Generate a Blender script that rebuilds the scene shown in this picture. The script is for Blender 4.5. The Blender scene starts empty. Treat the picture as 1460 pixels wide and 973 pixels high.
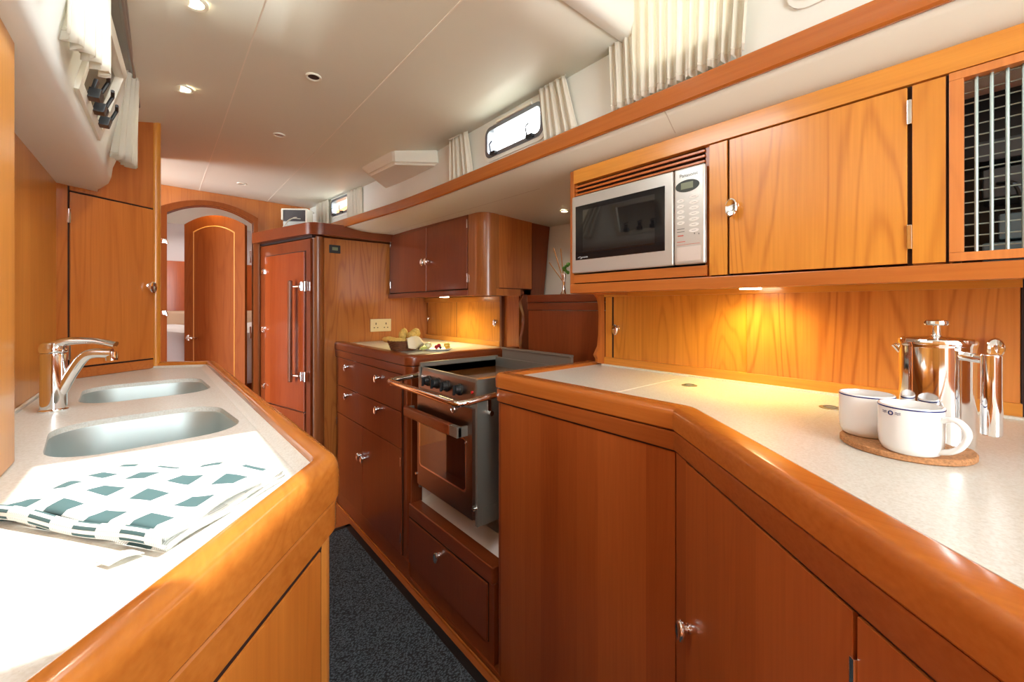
import bpy, bmesh, math, random
from mathutils import Vector, Matrix
random.seed(7)
sc = bpy.context.scene
COL = sc.collection
PI = math.pi

# ------------------------------------------------------------------ camera, world, lights, exposure
F_PX, HOR, W_PX, H_PX = 590.0, 438.0, 1460.0, 973.0
AX = math.atan2(502, F_PX)                       # the camera looks 40 degrees to starboard of the centreline (+Y)
SA, CA = math.sin(AX), math.cos(AX)
cam_d = bpy.data.cameras.new('camera')
cam_d.sensor_fit = 'HORIZONTAL'; cam_d.sensor_width = 36.0
cam_d.lens = 36.0 * F_PX / W_PX
cam_d.shift_y = -(H_PX / 2 - HOR) / W_PX
cam_d.clip_start = 0.02
cam = bpy.data.objects.new('camera', cam_d); COL.objects.link(cam)
cam.location = (0, 0, 1.38)
cam.rotation_euler = (PI / 2, 0, -AX)
sc.camera = cam

world = bpy.data.worlds.new('world'); sc.world = world; world.use_nodes = True
bg = world.node_tree.nodes['Background']
bg.inputs[0].default_value = (0.94, 0.97, 1.0, 1); bg.inputs[1].default_value = 5.5

def area(name, loc, target, sx, sy, power, color=(1, 1, 1), spread=None):
    l = bpy.data.lights.new(name, 'AREA'); l.shape = 'RECTANGLE'; l.size = sx; l.size_y = sy
    l.energy = power; l.color = color
    if spread: l.spread = spread
    o = bpy.data.objects.new(name, l); COL.objects.link(o); o.location = loc
    o.rotation_euler = (Vector(target) - Vector(loc)).to_track_quat('-Z', 'Y').to_euler()
    return o
sun_d = bpy.data.lights.new('sun', 'SUN'); sun_d.energy = 4.6; sun_d.angle = math.radians(0.6); sun_d.color = (1.0, 0.97, 0.92)
sun = bpy.data.objects.new('sun', sun_d); COL.objects.link(sun)
sun.rotation_euler = Vector((-0.13, -0.14, -1.0)).to_track_quat('-Z', 'Y').to_euler()
area('companionway_daylight', (0.10, -1.50, 1.75), (0.5, 1.2, 1.2), 0.9, 0.9, 18, (0.93, 0.98, 1.0))
area('deck_hatch_daylight', (0.11, 0.85, 2.24), (0.11, 0.85, 0), 0.30, 0.55, 3.0, (0.95, 0.98, 1.0))
area('saloon_fill_light', (-1.05, -0.35, 2.0), (1.2, 0.5, 1.5), 0.6, 0.35, 11, (0.93, 0.99, 1.0))  # added fill lamp out of view, behind the camera
area('saloon_top_fill', (0.35, -0.55, 2.38), (0.55, -0.2, 0.6), 0.5, 0.5, 12, (0.88, 0.97, 1.0))  # unseen top light added to brighten; the ceiling has no hatch here
area('fore_cabin_hatch_daylight', (0.3, 5.0, 2.15), (0.3, 5.0, 0), 0.5, 0.5, 4, (1.0, 0.97, 0.95))
def spot(name, loc, power, color=(1, 0.82, 0.55), size=1.9, blend=0.8, tgt=None, r=0.02):
    l = bpy.data.lights.new(name, 'SPOT'); l.energy = power; l.color = color; l.spot_size = size; l.spot_blend = blend; l.shadow_soft_size = r
    o = bpy.data.objects.new(name, l); COL.objects.link(o); o.location = loc
    t = Vector(tgt) if tgt else Vector(loc) - Vector((0, 0, 1))
    o.rotation_euler = (t - Vector(loc)).to_track_quat('-Z', 'Y').to_euler()
    return o

vs = sc.view_settings
sc.display_settings.display_device = 'sRGB'
vs.view_transform = 'Standard'; vs.look = 'None'; vs.gamma = 1.0; vs.use_curve_mapping = False
vs.exposure = 0.62
sc.cycles.max_bounces = 10; sc.cycles.diffuse_bounces = 5; sc.cycles.glossy_bounces = 5
sc.cycles.sample_clamp_indirect = 6.0
sc.cycles.use_denoising = True

# ------------------------------------------------------------------ materials
def nt(name):
    m = bpy.data.materials.new(name); m.use_nodes = True
    return m, m.node_tree.nodes, m.node_tree.links, m.node_tree.nodes['Principled BSDF']
def flat(name, col, rough=0.5, metal=0.0, emit=None, es=0.0, coat=0.0, spec=None, bump=None, var=0.0):
    m, N, L, B = nt(name)
    B.inputs['Base Color'].default_value = (*col, 1); B.inputs['Roughness'].default_value = rough
    B.inputs['Metallic'].default_value = metal; B.inputs['Coat Weight'].default_value = coat
    if spec is not None: B.inputs['Specular IOR Level'].default_value = spec
    if emit: B.inputs['Emission Color'].default_value = (*emit, 1); B.inputs['Emission Strength'].default_value = es
    if var or bump:
        tc = N.new('ShaderNodeTexCoord'); no = N.new('ShaderNodeTexNoise'); no.inputs['Scale'].default_value = bump[0] if bump else 60
        no.inputs['Detail'].default_value = 3
        L.new(tc.outputs['Object'], no.inputs['Vector'])
        if bump:
            b = N.new('ShaderNodeBump'); b.inputs['Strength'].default_value = bump[1]; b.inputs['Distance'].default_value = 0.002
            L.new(no.outputs['Fac'], b.inputs['Height']); L.new(b.outputs[0], B.inputs['Normal'])
        if var:
            mx = N.new('ShaderNodeMix'); mx.data_type = 'RGBA'
            mx.inputs[6].default_value = (*[c * (1 - var) for c in col], 1); mx.inputs[7].default_value = (*[min(1, c * (1 + var)) for c in col], 1)
            L.new(no.outputs['Fac'], mx.inputs[0]); L.new(mx.outputs[2], B.inputs['Base Color'])
    return m
def wood(name, c, axis='Z', rough=0.28, stripe=0.10, seed=0.0, figure=0.5, coat=0.25, spec=0.5):
    """varnished cherry veneer; grain runs along axis; contour lines of a stretched noise give the cathedral figure"""
    m, N, L, B = nt(name)
    tc = N.new('ShaderNodeTexCoord')
    def mp(sc3, off=0.0):
        p = N.new('ShaderNodeMapping'); p.inputs['Scale'].default_value = sc3; p.inputs['Location'].default_value = (seed + off, seed * 1.7, seed * .3)
        L.new(tc.outputs['Object'], p.inputs['Vector']); return p
    def ax(a, b): return tuple(b if k == 'XYZ'.index(axis) else a for k in range(3))
    def noise(mapping, scale, detail=2, dist=0.0):
        n = N.new('ShaderNodeTexNoise'); n.inputs['Scale'].default_value = scale; n.inputs['Detail'].default_value = detail; n.inputs['Distortion'].default_value = dist
        L.new(mapping.outputs[0], n.inputs['Vector']); return n
    def math_(op, a, b=None):
        k = N.new('ShaderNodeMath'); k.operation = op
        for i, v in enumerate((a, b)):
            if v is None: continue
            if hasattr(v, 'links'): L.new(v, k.inputs[i])
            else: k.inputs[i].default_value = v
        return k.outputs[0]
    n1 = noise(mp(ax(1.0, 0.10)), 6.5, 1.5)
    rings = math_('SINE', math_('MULTIPLY', n1.outputs['Fac'], 105.0))
    rings = math_('POWER', math_('ADD', math_('MULTIPLY', rings, 0.5), 0.5), 5.0)
    n2 = noise(mp(ax(1.0, 0.03), 3.1), 150, 3)
    n3 = noise(mp(ax(1.0, 0.10), 7.7), 9, 2)
    fl = N.new('ShaderNodeVectorMath'); fl.operation = 'FLOOR'; L.new(mp(ax(13.0, 0.0001), 0.5).outputs[0], fl.inputs[0])
    wn = N.new('ShaderNodeTexWhiteNoise'); L.new(fl.outputs[0], wn.inputs['Vector'])
    v = math_('MULTIPLY', rings, 0.19 * figure)
    v = math_('SUBTRACT', 1.04, v)
    v = math_('ADD', v, math_('MULTIPLY', math_('SUBTRACT', n2.outputs['Fac'], 0.5), 0.42))
    v = math_('ADD', v, math_('MULTIPLY', math_('SUBTRACT', n3.outputs['Fac'], 0.5), 0.40))
    v = math_('ADD', v, math_('MULTIPLY', math_('SUBTRACT', wn.outputs['Value'], 0.5), stripe * 2))
    mr = N.new('ShaderNodeMapRange'); mr.inputs['From Min'].default_value = 0.5; mr.inputs['From Max'].default_value = 1.5
    L.new(v, mr.inputs['Value'])
    mx = N.new('ShaderNodeMix'); mx.data_type = 'RGBA'
    mx.inputs[6].default_value = (c[0] * .62, c[1] * .46, c[2] * .34, 1); mx.inputs[7].default_value = (min(1, c[0] * 1.28), min(1, c[1] * 1.48), c[2] * 1.6, 1)
    L.new(mr.outputs[0], mx.inputs[0]); L.new(mx.outputs[2], B.inputs['Base Color'])
    B.inputs['Specular IOR Level'].default_value = spec
    B.inputs['Roughness'].default_value = rough; B.inputs['Coat Weight'].default_value = coat; B.inputs['Coat Roughness'].default_value = 0.12
    return m
GOLD_LIT, MID, RED_SHADED = (0.66, 0.255, 0.034), (0.48, 0.140, 0.026), (0.215, 0.044, 0.010)  # cherry tones: some veneer difference, mostly daylight and shade put into the colour
w_gold = wood('cherry_gold_lit_vertical', GOLD_LIT, 'Z', seed=1, figure=1.1, stripe=0.05)
w_gold_y = wood('cherry_gold_lit_along', GOLD_LIT, 'Y', seed=2, stripe=0.04)
w_mid = wood('cherry_mid_vertical', MID, 'Z', seed=3, figure=0.9)
w_mid_x = wood('cherry_mid_across', MID, 'X', seed=4, stripe=0.04)
w_mid_y = wood('cherry_mid_along', MID, 'Y', seed=5, stripe=0.05)
w_red = wood('cherry_red_shaded_vertical', RED_SHADED, 'Z', seed=6, figure=0.5, stripe=0.12)
w_red_y = wood('cherry_red_shaded_along', RED_SHADED, 'Y', seed=7, stripe=0.04)
w_red_x = wood('cherry_red_shaded_across', RED_SHADED, 'X', seed=8, stripe=0.04)
w_trim = wood('cherry_trim', (0.46, 0.130, 0.022), 'Y', seed=9, stripe=0.0, rough=0.18, figure=0.3)
w_port = wood('cherry_port_trim', (0.50, 0.165, 0.026), 'Y', seed=12, stripe=0.0, rough=0.18, figure=0.5)
w_dark = wood('cherry_dark', (0.20, 0.055, 0.016), 'Z', seed=10, rough=0.3)
w_hull = wood('cherry_hull_lining', (0.66, 0.27, 0.05), 'Z', seed=11, stripe=0.10, figure=0.3)
gap_m = flat('shadow_gap_paint', (0.02, 0.006, 0.003), 0.7)
inlay_m = flat('pale_inlay_wood', (0.85, 0.42, 0.10), 0.3)
liner = flat('cream_vinyl_liner', (0.79, 0.79, 0.68), 0.45, bump=(400, 0.05))
liner_w = flat('white_moulding', (0.82, 0.84, 0.78), 0.35)
seam_m = flat('liner_seam', (0.55, 0.50, 0.40), 0.6)
chrome = flat('polished_chrome', (0.86, 0.87, 0.88), 0.06, 1.0)
steel = flat('brushed_steel', (0.27, 0.27, 0.24), 0.38, 0.6, bump=(300, 0.05))
steel_d = flat('cooker_steel', (0.30, 0.25, 0.22), 0.28, 1.0)
sinkm = flat('sink_steel', (0.55, 0.64, 0.64), 0.55, 1.0)
black = flat('black_plastic', (0.012, 0.014, 0.015), 0.35)
blackg = flat('black_glass', (0.006, 0.006, 0.007), 0.03, coat=1.0)
silver = flat('silver_plastic', (0.60, 0.59, 0.55), 0.30, 0.55)
china = flat('white_china', (0.86, 0.87, 0.86), 0.12, coat=0.6)
navy = flat('navy_glaze', (0.015, 0.03, 0.16), 0.2)
cork = flat('cork', (0.46, 0.22, 0.09), 0.85, bump=(260, 0.8), var=0.7)
white_p = flat('white_plastic', (0.80, 0.78, 0.66), 0.35)
white_g = flat('white_gelcoat', (0.80, 0.78, 0.72), 0.3)
glow = flat('lit_lamp', (1, 1, 1), 0.4, emit=(1, 0.86, 0.62), es=14)
grey_d = flat('dark_grey', (0.05, 0.055, 0.06), 0.4)
alu = flat('anodised_frame', (0.24, 0.26, 0.30), 0.35, 0.7)
bread = flat('bread_crust', (0.85, 0.50, 0.12), 0.6, bump=(90, 0.7), var=0.45)
duvet_m = flat('white_bed_linen', (0.82, 0.76, 0.74), 0.9)
def worktop_mat():
    m, N, L, B = nt('speckled_solid_surface')
    tc = N.new('ShaderNodeTexCoord')
    n = N.new('ShaderNodeTexNoise'); n.inputs['Scale'].default_value = 260; n.inputs['Detail'].default_value = 2
    v = N.new('ShaderNodeTexVoronoi'); v.inputs['Scale'].default_value = 170
    L.new(tc.outputs['Object'], n.inputs['Vector']); L.new(tc.outputs['Object'], v.inputs['Vector'])
    r = N.new('ShaderNodeValToRGB'); r.color_ramp.elements[0].position = 0.30; r.color_ramp.elements[0].color = (0.60, 0.59, 0.52, 1)
    r.color_ramp.elements[1].position = 0.62; r.color_ramp.elements[1].color = (0.70, 0.71, 0.66, 1)
    L.new(n.outputs['Fac'], r.inputs[0])
    lt = N.new('ShaderNodeMath'); lt.operation = 'LESS_THAN'; lt.inputs[1].default_value = 0.12; L.new(v.outputs['Distance'], lt.inputs[0])
    mm = N.new('ShaderNodeMath'); mm.operation = 'MULTIPLY'; mm.inputs[1].default_value = 0.45; L.new(lt.outputs[0], mm.inputs[0])
    mx = N.new('ShaderNodeMix'); mx.data_type = 'RGBA'; mx.inputs[7].default_value = (0.42, 0.36, 0.27, 1)
    L.new(mm.outputs[0], mx.inputs[0]); L.new(r.outputs[0], mx.inputs[6]); L.new(mx.outputs[2], B.inputs['Base Color'])
    B.inputs['Roughness'].default_value = 0.3
    return m
top_m = worktop_mat()
def curtain_mat(name='cream_curtain_cloth', c=(0.86, 0.83, 0.72)):
    m, N, L, B = nt(name)
    B.inputs['Base Color'].default_value = (*c, 1); B.inputs['Roughness'].default_value = 0.9
    t = N.new('ShaderNodeBsdfTranslucent'); t.inputs[0].default_value = (*c, 1)
    mx = N.new('ShaderNodeMixShader'); mx.inputs[0].default_value = 0.35
    out = N['Material Output']
    L.new(B.outputs[0], mx.inputs[1]); L.new(t.outputs[0], mx.inputs[2]); L.new(mx.outputs[0], out.inputs[0])
    return m
cloth_m = curtain_mat()
def mat_weave():
    m, N, L, B = nt('ribbed_blue_grey_carpet')
    tc = N.new('ShaderNodeTexCoord'); v = N.new('ShaderNodeTexVoronoi'); v.inputs['Scale'].default_value = 1.0
    mp = N.new('ShaderNodeMapping'); mp.inputs['Scale'].default_value = (110, 190, 100); mp.inputs['Rotation'].default_value = (0, 0, 0.5)
    L.new(tc.outputs['Object'], mp.inputs[0]); L.new(mp.outputs[0], v.inputs['Vector'])
    r = N.new('ShaderNodeValToRGB'); r.color_ramp.elements[0].color = (0.14, 0.19, 0.23, 1); r.color_ramp.elements[1].color = (0.020, 0.028, 0.035, 1)
    r.color_ramp.elements[0].position = 0.15; r.color_ramp.elements[1].position = 0.65
    L.new(v.outputs['Distance'], r.inputs[0]); L.new(r.outputs[0], B.inputs['Base Color']); B.inputs['Roughness'].default_value = 0.95
    b = N.new('ShaderNodeBump'); b.inputs['Strength'].default_value = 0.9; b.inputs['Distance'].default_value = 0.003; b.invert = True
    L.new(v.outputs['Distance'], b.inputs['Height']); L.new(b.outputs[0], B.inputs['Normal'])
    return m
carpet_m = mat_weave()
def glass_pane():
    m, N, L, B = nt('window_glass')
    out = N['Material Output']
    t = N.new('ShaderNodeBsdfTransparent'); g = N.new('ShaderNodeBsdfGlossy'); g.inputs['Roughness'].default_value = 0.02
    mx = N.new('ShaderNodeMixShader'); mx.inputs[0].default_value = 0.06
    L.new(t.outputs[0], mx.inputs[1]); L.new(g.outputs[0], mx.inputs[2]); L.new(mx.outputs[0], out.inputs[0])
    return m
glass_m = glass_pane()

# ------------------------------------------------------------------ mesh helpers
class MB:
    def __init__(s): s.bm = bmesh.new()
    def _merge(s, b):
        me = bpy.data.meshes.new('tmp'); b.to_mesh(me); b.free(); s.bm.from_mesh(me); bpy.data.meshes.remove(me); return s
    def hexa(s, pts, bev=0.0, seg=2):
        b = bmesh.new(); v = [b.verts.new(p) for p in pts]
        for f in ((0, 1, 2, 3), (7, 6, 5, 4), (0, 4, 5, 1), (1, 5, 6, 2), (2, 6, 7, 3), (3, 7, 4, 0)): b.faces.new([v[i] for i in f])
        bmesh.ops.recalc_face_normals(b, faces=b.faces)
        if bev: bmesh.ops.bevel(b, geom=b.edges[:], offset=bev, segments=seg, affect='EDGES', profile=0.5)
        return s._merge(b)
    def box(s, x0, x1, y0, y1, z0, z1, bev=0.0, seg=2):
        return s.hexa([(x0, y0, z0), (x1, y0, z0), (x1, y1, z0), (x0, y1, z0), (x0, y0, z1), (x1, y0, z1), (x1, y1, z1), (x0, y1, z1)], bev, seg)
    def prism(s, poly, z0, z1, f=None, bev=0.0):
        """poly in 2D extruded between two levels; f maps (a, b, c) -> world"""
        f = f or (lambda a, b, c: (a, b, c))
        b = bmesh.new(); lo = [b.verts.new(f(p[0], p[1], z0)) for p in poly]; hi = [b.verts.new(f(p[0], p[1], z1)) for p in poly]
        b.faces.new(lo[::-1]); b.faces.new(hi); n = len(poly)
        for i in range(n): b.faces.new((lo[i], lo[(i + 1) % n], hi[(i + 1) % n], hi[i]))
        bmesh.ops.recalc_face_normals(b, faces=b.faces)
        if bev: bmesh.ops.bevel(b, geom=[e for e in b.edges if e.calc_face_angle(0) > 0.9], offset=bev, segments=2, affect='EDGES')
        return s._merge(b)
    def sweep(s, path, prof, closed_prof=True, caps=True):
        """prof (t, z) swept along a 2D path; t points to the right of the direction of travel"""
        b = bmesh.new(); rows = []; n = len(path)
        for i, p in enumerate(path):
            p = Vector(p[:2]); a = Vector(path[i - 1][:2]) if i else None; c = Vector(path[i + 1][:2]) if i < n - 1 else None
            d1 = (p - a).normalized() if a is not None else (c - p).normalized(); d2 = (c - p).normalized() if c is not None else d1
            n1 = Vector((d1.y, -d1.x)); n2 = Vector((d2.y, -d2.x)); nn = (n1 + n2).normalized(); k = 1 / max(0.3, nn.dot(n1))
            dz = path[i][2] if len(path[i]) > 2 else 0
            rows.append([b.verts.new((p.x + nn.x * k * t, p.y + nn.y * k * t, z + dz)) for t, z in prof])
        m = len(prof)
        for i in range(n - 1):
            for j in range(m if closed_prof else m - 1):
                b.faces.new((rows[i][j], rows[i + 1][j], rows[i + 1][(j + 1) % m], rows[i][(j + 1) % m]))
        if caps and closed_prof: b.faces.new(rows[0]); b.faces.new(rows[-1][::-1])
        bmesh.ops.recalc_face_normals(b, faces=b.faces)
        return s._merge(b)
    def tube(s, pts, r, n=12, smooth=0, radii=None, sq=1.0):
        pts = [Vector(p) for p in pts]
        if smooth: pts = catmull(pts, smooth)
        if radii and smooth:
            m = len(radii); R = []
            for i in range(len(pts)):
                u = i / (len(pts) - 1) * (m - 1); k = min(int(u), m - 2); R.append(radii[k] * (1 - (u - k)) + radii[k + 1] * (u - k))
        else: R = radii or [r] * len(pts)
        b = bmesh.new(); rows = []; up = None
        for i, p in enumerate(pts):
            d = (pts[min(i + 1, len(pts) - 1)] - pts[max(i - 1, 0)]).normalized()
            if up is None: up = Vector((0, 0, 1)) if abs(d.z) < 0.9 else Vector((1, 0, 0))
            x = up.cross(d).normalized(); up = d.cross(x).normalized()
            rows.append([b.verts.new(p + (x * math.cos(a) * sq + up * math.sin(a)) * R[i]) for a in [2 * PI * k / n for k in range(n)]])
        for i in range(len(rows) - 1):
            for j in range(n): b.faces.new((rows[i][j], rows[i][(j + 1) % n], rows[i + 1][(j + 1) % n], rows[i + 1][j]))
        b.faces.new(rows[0][::-1]); b.faces.new(rows[-1])
        bmesh.ops.recalc_face_normals(b, faces=b.faces)
        return s._merge(b)
    def lathe(s, prof, c=(0, 0, 0), axis=(0, 0, 1), n=40, closed=False, sx=1.0, sy=1.0, rot=0.0):
        """prof (r, h) turned about an axis through c"""
        q = Vector((0, 0, 1)).rotation_difference(Vector(axis)); b = bmesh.new(); rows = []; c = Vector(c)
        for r, h in prof:
            if r < 1e-6: rows.append([b.verts.new(c + q @ Vector((0, 0, h)))])
            else: rows.append([b.verts.new(c + q @ Vector((r * math.cos(a) * sx * math.cos(rot) - r * math.sin(a) * sy * math.sin(rot), r * math.cos(a) * sx * math.sin(rot) + r * math.sin(a) * sy * math.cos(rot), h))) for a in [2 * PI * k / n for k in range(n)]])
        L = list(zip(rows, rows[1:])) + ([(rows[-1], rows[0])] if closed else [])
        for A, B in L:
            for j in range(n):
                k = (j + 1) % n
                if len(A) == 1 and len(B) == 1: continue
                if len(A) == 1: b.faces.new((A[0], B[j], B[k]))
                elif len(B) == 1: b.faces.new((A[j], A[k], B[0]))
                else: b.faces.new((A[j], A[k], B[k], B[j]))
        bmesh.ops.recalc_face_normals(b, faces=b.faces)
        return s._merge(b)
    def blob(s, c, r, sub=3, noise=0.0, rot=None):
        b = bmesh.new(); bmesh.ops.create_icosphere(b, subdivisions=sub, radius=1.0)
        M = (rot or Matrix.Identity(3))
        for v in b.verts:
            k = 1 + noise * math.sin(v.co.x * 9 + c[0] * 60) * math.cos(v.co.y * 8 + c[1] * 50) + noise * 0.6 * math.sin(v.co.z * 13)
            p = Vector((v.co.x * r[0], v.co.y * r[1], v.co.z * r[2])) * k
            v.co = Vector(c) + M @ p
        return s._merge(b)
    def grid(s, nu, nv, fn, uv=False):
        b = bmesh.new(); ul = b.loops.layers.uv.new('UVMap') if uv else None
        V = [[b.verts.new(fn(i / nu, j / nv)) for j in range(nv + 1)] for i in range(nu + 1)]
        for i in range(nu):
            for j in range(nv):
                f = b.faces.new((V[i][j], V[i + 1][j], V[i + 1][j + 1], V[i][j + 1]))
                if uv:
                    for l, (a, c) in zip(f.loops, ((i, j), (i + 1, j), (i + 1, j + 1), (i, j + 1))): l[ul].uv = (a / nu, c / nv)
        return s._merge(b)
    def build(s, name, m, parent=None, smooth=35, solid=0.0, sub=0):
        me = bpy.data.meshes.new(name); s.bm.to_mesh(me); s.bm.free()
        for f in me.polygons: f.use_smooth = True
        me.set_sharp_from_angle(angle=math.radians(smooth))
        if m: me.materials.append(m)
        o = bpy.data.objects.new(name, me); COL.objects.link(o)
        if parent:
            o.parent = parent; o.matrix_parent_inverse = world_of(parent).inverted()
        if smooth < 50 and not solid: k = o.modifiers.new('weighted', 'WEIGHTED_NORMAL'); k.keep_sharp = True
        if solid: k = o.modifiers.new('thickness', 'SOLIDIFY'); k.thickness = solid
        if sub: k = o.modifiers.new('sub', 'SUBSURF'); k.levels = k.render_levels = sub
        return o
def catmull(P, k):
    out = []; Q = [P[0]] + list(P) + [P[-1]]
    for i in range(1, len(Q) - 2):
        for j in range(k):
            t = j / k; a, b, c, d = Q[i - 1], Q[i], Q[i + 1], Q[i + 2]
            out.append(0.5 * ((2 * b) + (c - a) * t + (2 * a - 5 * b + 4 * c - d) * t * t + (3 * b - a - 3 * c + d) * t ** 3))
    out.append(P[-1]); return out
def world_of(o):
    m = Matrix.LocRotScale(o.location, o.rotation_euler, None)
    return (world_of(o.parent) @ o.matrix_parent_inverse @ m) if o.parent else m
def thing(name, label, cat, loc, group=None):
    o = bpy.data.objects.new(name, None); o.empty_display_size = 0.05; COL.objects.link(o); o.location = loc
    o['label'] = label; o['category'] = cat
    if group: o['group'] = group
    return o
def tag(o, label, cat, group=None, kind=None):
    o['label'] = label; o['category'] = cat
    if group: o['group'] = group
    if kind: o['kind'] = kind
    return o
def struct(o, label=None):
    o['kind'] = 'structure'
    if label: o['label'] = label
    return o
def round_path(P, R, k=6):
    out = []
    for i, p in enumerate(P):
        if i in (0, len(P) - 1) or not R[i]: out.append(tuple(p)); continue
        p = Vector(p); a = (Vector(P[i - 1]) - p).normalized() * R[i]; c = (Vector(P[i + 1]) - p).normalized() * R[i]
        for j in range(k + 1):
            t = j / k; q = (p + a) * (1 - t) ** 2 + p * 2 * t * (1 - t) + (p + c) * t * t; out.append((q.x, q.y))
    return out
class Fr:
    """a vertical face: origin (x, y), direction s, n pointing into the room"""
    def __init__(f, o, s, n): f.o = Vector(o); f.s = Vector(s).normalized(); f.n = Vector(n).normalized()
    def P(f, s, t, z): q = f.o + f.s * s + f.n * t; return (q.x, q.y, z)
    def box(f, mb, s0, s1, z0, z1, t0, t1, bev=0.0, seg=2):
        return mb.hexa([f.P(s0, t0, z0), f.P(s1, t0, z0), f.P(s1, t1, z0), f.P(s0, t1, z0), f.P(s0, t0, z1), f.P(s1, t0, z1), f.P(s1, t1, z1), f.P(s0, t1, z1)], bev, seg)
    def n3(f): return Vector((f.n.x, f.n.y, 0))
    def s3(f): return Vector((f.s.x, f.s.y, 0))
def rrect(cx, cy, w, h, r, k=6, rot=0.0):
    out = []
    for sx, sy, a0 in ((1, 1, 0), (-1, 1, PI / 2), (-1, -1, PI), (1, -1, 1.5 * PI)):
        for j in range(k + 1):
            a = a0 + j / k * PI / 2; x = sx * (w / 2 - r) + r * math.cos(a); y = sy * (h / 2 - r) + r * math.sin(a)
            out.append((cx + x * math.cos(rot) - y * math.sin(rot), cy + x * math.sin(rot) + y * math.cos(rot)))
    return out

FS = Fr((0.95, 0), (0, 1), (-1, 0))                       # starboard base cabinet faces
FA = Fr((0.95, 0.5013), (-SA, -CA), (-CA, SA))            # angled starboard run
FU = Fr((1.13, 0), (0, 1), (-1, 0))                       # starboard wall cabinet face
FN = Fr((1.336, 0), (0, 1), (-1, 0))                      # wall cabinet over the bread counter
FB = Fr((1.50, 0), (0, 1), (-1, 0))                       # cupboard back of starboard worktop

def latch(fr, s, z, t, parent, up=True, scale=1.0):
    """marine push latch: rosette, barrel and oval thumb plate"""
    c = Vector(fr.P(s, t, z)); n = fr.n3(); a = MB()
    a.lathe([(0, 0.0), (0.0115, 0.0), (0.0115, 0.003), (0.0085, 0.005), (0.0075, 0.016), (0.0, 0.016)], c, n, 20)
    b = bmesh.new(); K = 28; rows = []
    for k, tt in ((.80, .012), (1.0, .014), (1.04, .018), (.98, .0225), (.84, .0245), (.60, .0235), (.22, .0225)):
        rows.append([b.verts.new(fr.P(s + .0148 * k * math.cos(g), t + tt, z - .006 + .0235 * k * math.sin(g))) for g in [2 * PI * j / K for j in range(K)]])
    for A, B in zip(rows, rows[1:]):
        for j in range(K): b.faces.new((A[j], A[(j + 1) % K], B[(j + 1) % K], B[j]))
    b.faces.new(rows[0][::-1]); b.faces.new(rows[-1]); bmesh.ops.recalc_face_normals(b, faces=b.faces); a._merge(b)
    o = a.build('latch', chrome, parent)
    return o
def hinge(fr, s, z0, z1, t, parent):
    m = MB(); fr.box(m, s - 0.0035, s + 0.0035, z0, z1, t - 0.002, t + 0.004, 0.001)
    return m.build('hinge', chrome, parent)

# ------------------------------------------------------------------ STRUCTURE
struct(MB().box(-1.3, 2.3, -1.8, 6.0, -0.05, 0).build('floor', wood('cherry_sole', (0.40, 0.11, 0.025), 'Y', seed=20, stripe=0.05)))
def ceil_z(x, y):
    w = min(1, max(0, (3.1 - y) / 0.7)); e = max(0, 0.25 - x)
    return 2.20 - 0.72 * e * e * w + 0.022 * min(1, max(0, (y - 2.4) / 1.3)) * max(0, 1 - x)
def wall_x(y):                                            # inner face of the starboard cabin side
    P = [(-2, 1.11), (1.9, 1.11), (2.3, 1.095), (2.86, 1.05), (3.45, 0.985), (3.9, 0.93)]
    for (a, b), (c, d) in zip(P, P[1:]):
        if y <= c: return b + (d - b) * (y - a) / (c - a)
    return P[-1][1]
def in_hatch(x, y): return -0.02 < x < 0.29 and 0.60 < y < 1.14
m = MB(); b = bmesh.new()
xs = [-0.9, -0.5, -0.2, -0.12, -0.02, 0.02, 0.06, 0.12, 0.18, 0.24, 0.29, 0.4, 0.6, 0.78, 0.95, 1.15]; ys = [-1.8, -1, 0, 0.3, 0.60, 0.75, 0.9, 1.14, 1.5, 1.9, 2.3, 2.6, 2.9, 3.1, 3.4, 3.8]
for i in range(len(xs) - 1):
    for j in range(len(ys) - 1):
        cx, cy = (xs[i] + xs[i + 1]) / 2, (ys[j] + ys[j + 1]) / 2
        if in_hatch(cx, cy) or (cy < 0.75 and cx > 0.6): continue
        b.faces.new([b.verts.new((x, y, ceil_z(x, y))) for x, y in ((xs[i], ys[j]), (xs[i], ys[j + 1]), (xs[i + 1], ys[j + 1]), (xs[i + 1], ys[j]))])
bmesh.ops.remove_doubles(b, verts=b.verts, dist=1e-4); m._merge(b)
ceil_o = struct(m.build('ceiling', liner, solid=0.012))
m = MB(); m.box(0.6, 1.2, -1.8, 0.745, 2.40, 2.42); m.box(0.585, 0.6, -1.8, 0.745, 2.205, 2.42); struct(m.build('ceiling_step', liner_w))
m = MB()                                                  # rounded lip where the deckhead steps up
m.sweep([(0.60, 0.75), (1.15, 0.75)], [(-0.004, 2.1975), (0.015, 2.1965), (0.030, 2.201), (0.042, 2.213), (0.046, 2.235), (0.046, 2.40), (-0.004, 2.40)])
struct(m.build('trim_1', liner_w), 'rounded white lip where the ceiling steps up')
m = MB()
for x0, y0, x1, y1 in ((0.215, 1.0, 0.215, 3.72), (0.612, 0.75, 0.64, 3.72)):
    d = 0.0021
    for k in range(10):
        a, c = k / 10, (k + 1) / 10
        xa, ya, xb, yb = x0 + (x1 - x0) * a, y0 + (y1 - y0) * a, x0 + (x1 - x0) * c, y0 + (y1 - y0) * c
        za, zb = ceil_z(xa, ya), ceil_z(xb, yb)
        m.hexa([(xa - d, ya, za - .0015), (xa + d, ya, za - .0015), (xb + d, yb, zb - .0015), (xb - d, yb, zb - .0015), (xa - d, ya, za + .001), (xa + d, ya, za + .001), (xb + d, yb, zb + .001), (xb - d, yb, zb + .001)])
struct(m.build('trim_2', flat('pale_seam', (0.90, 0.86, 0.75), 0.5)), 'joint strips between the ceiling panels')

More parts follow.
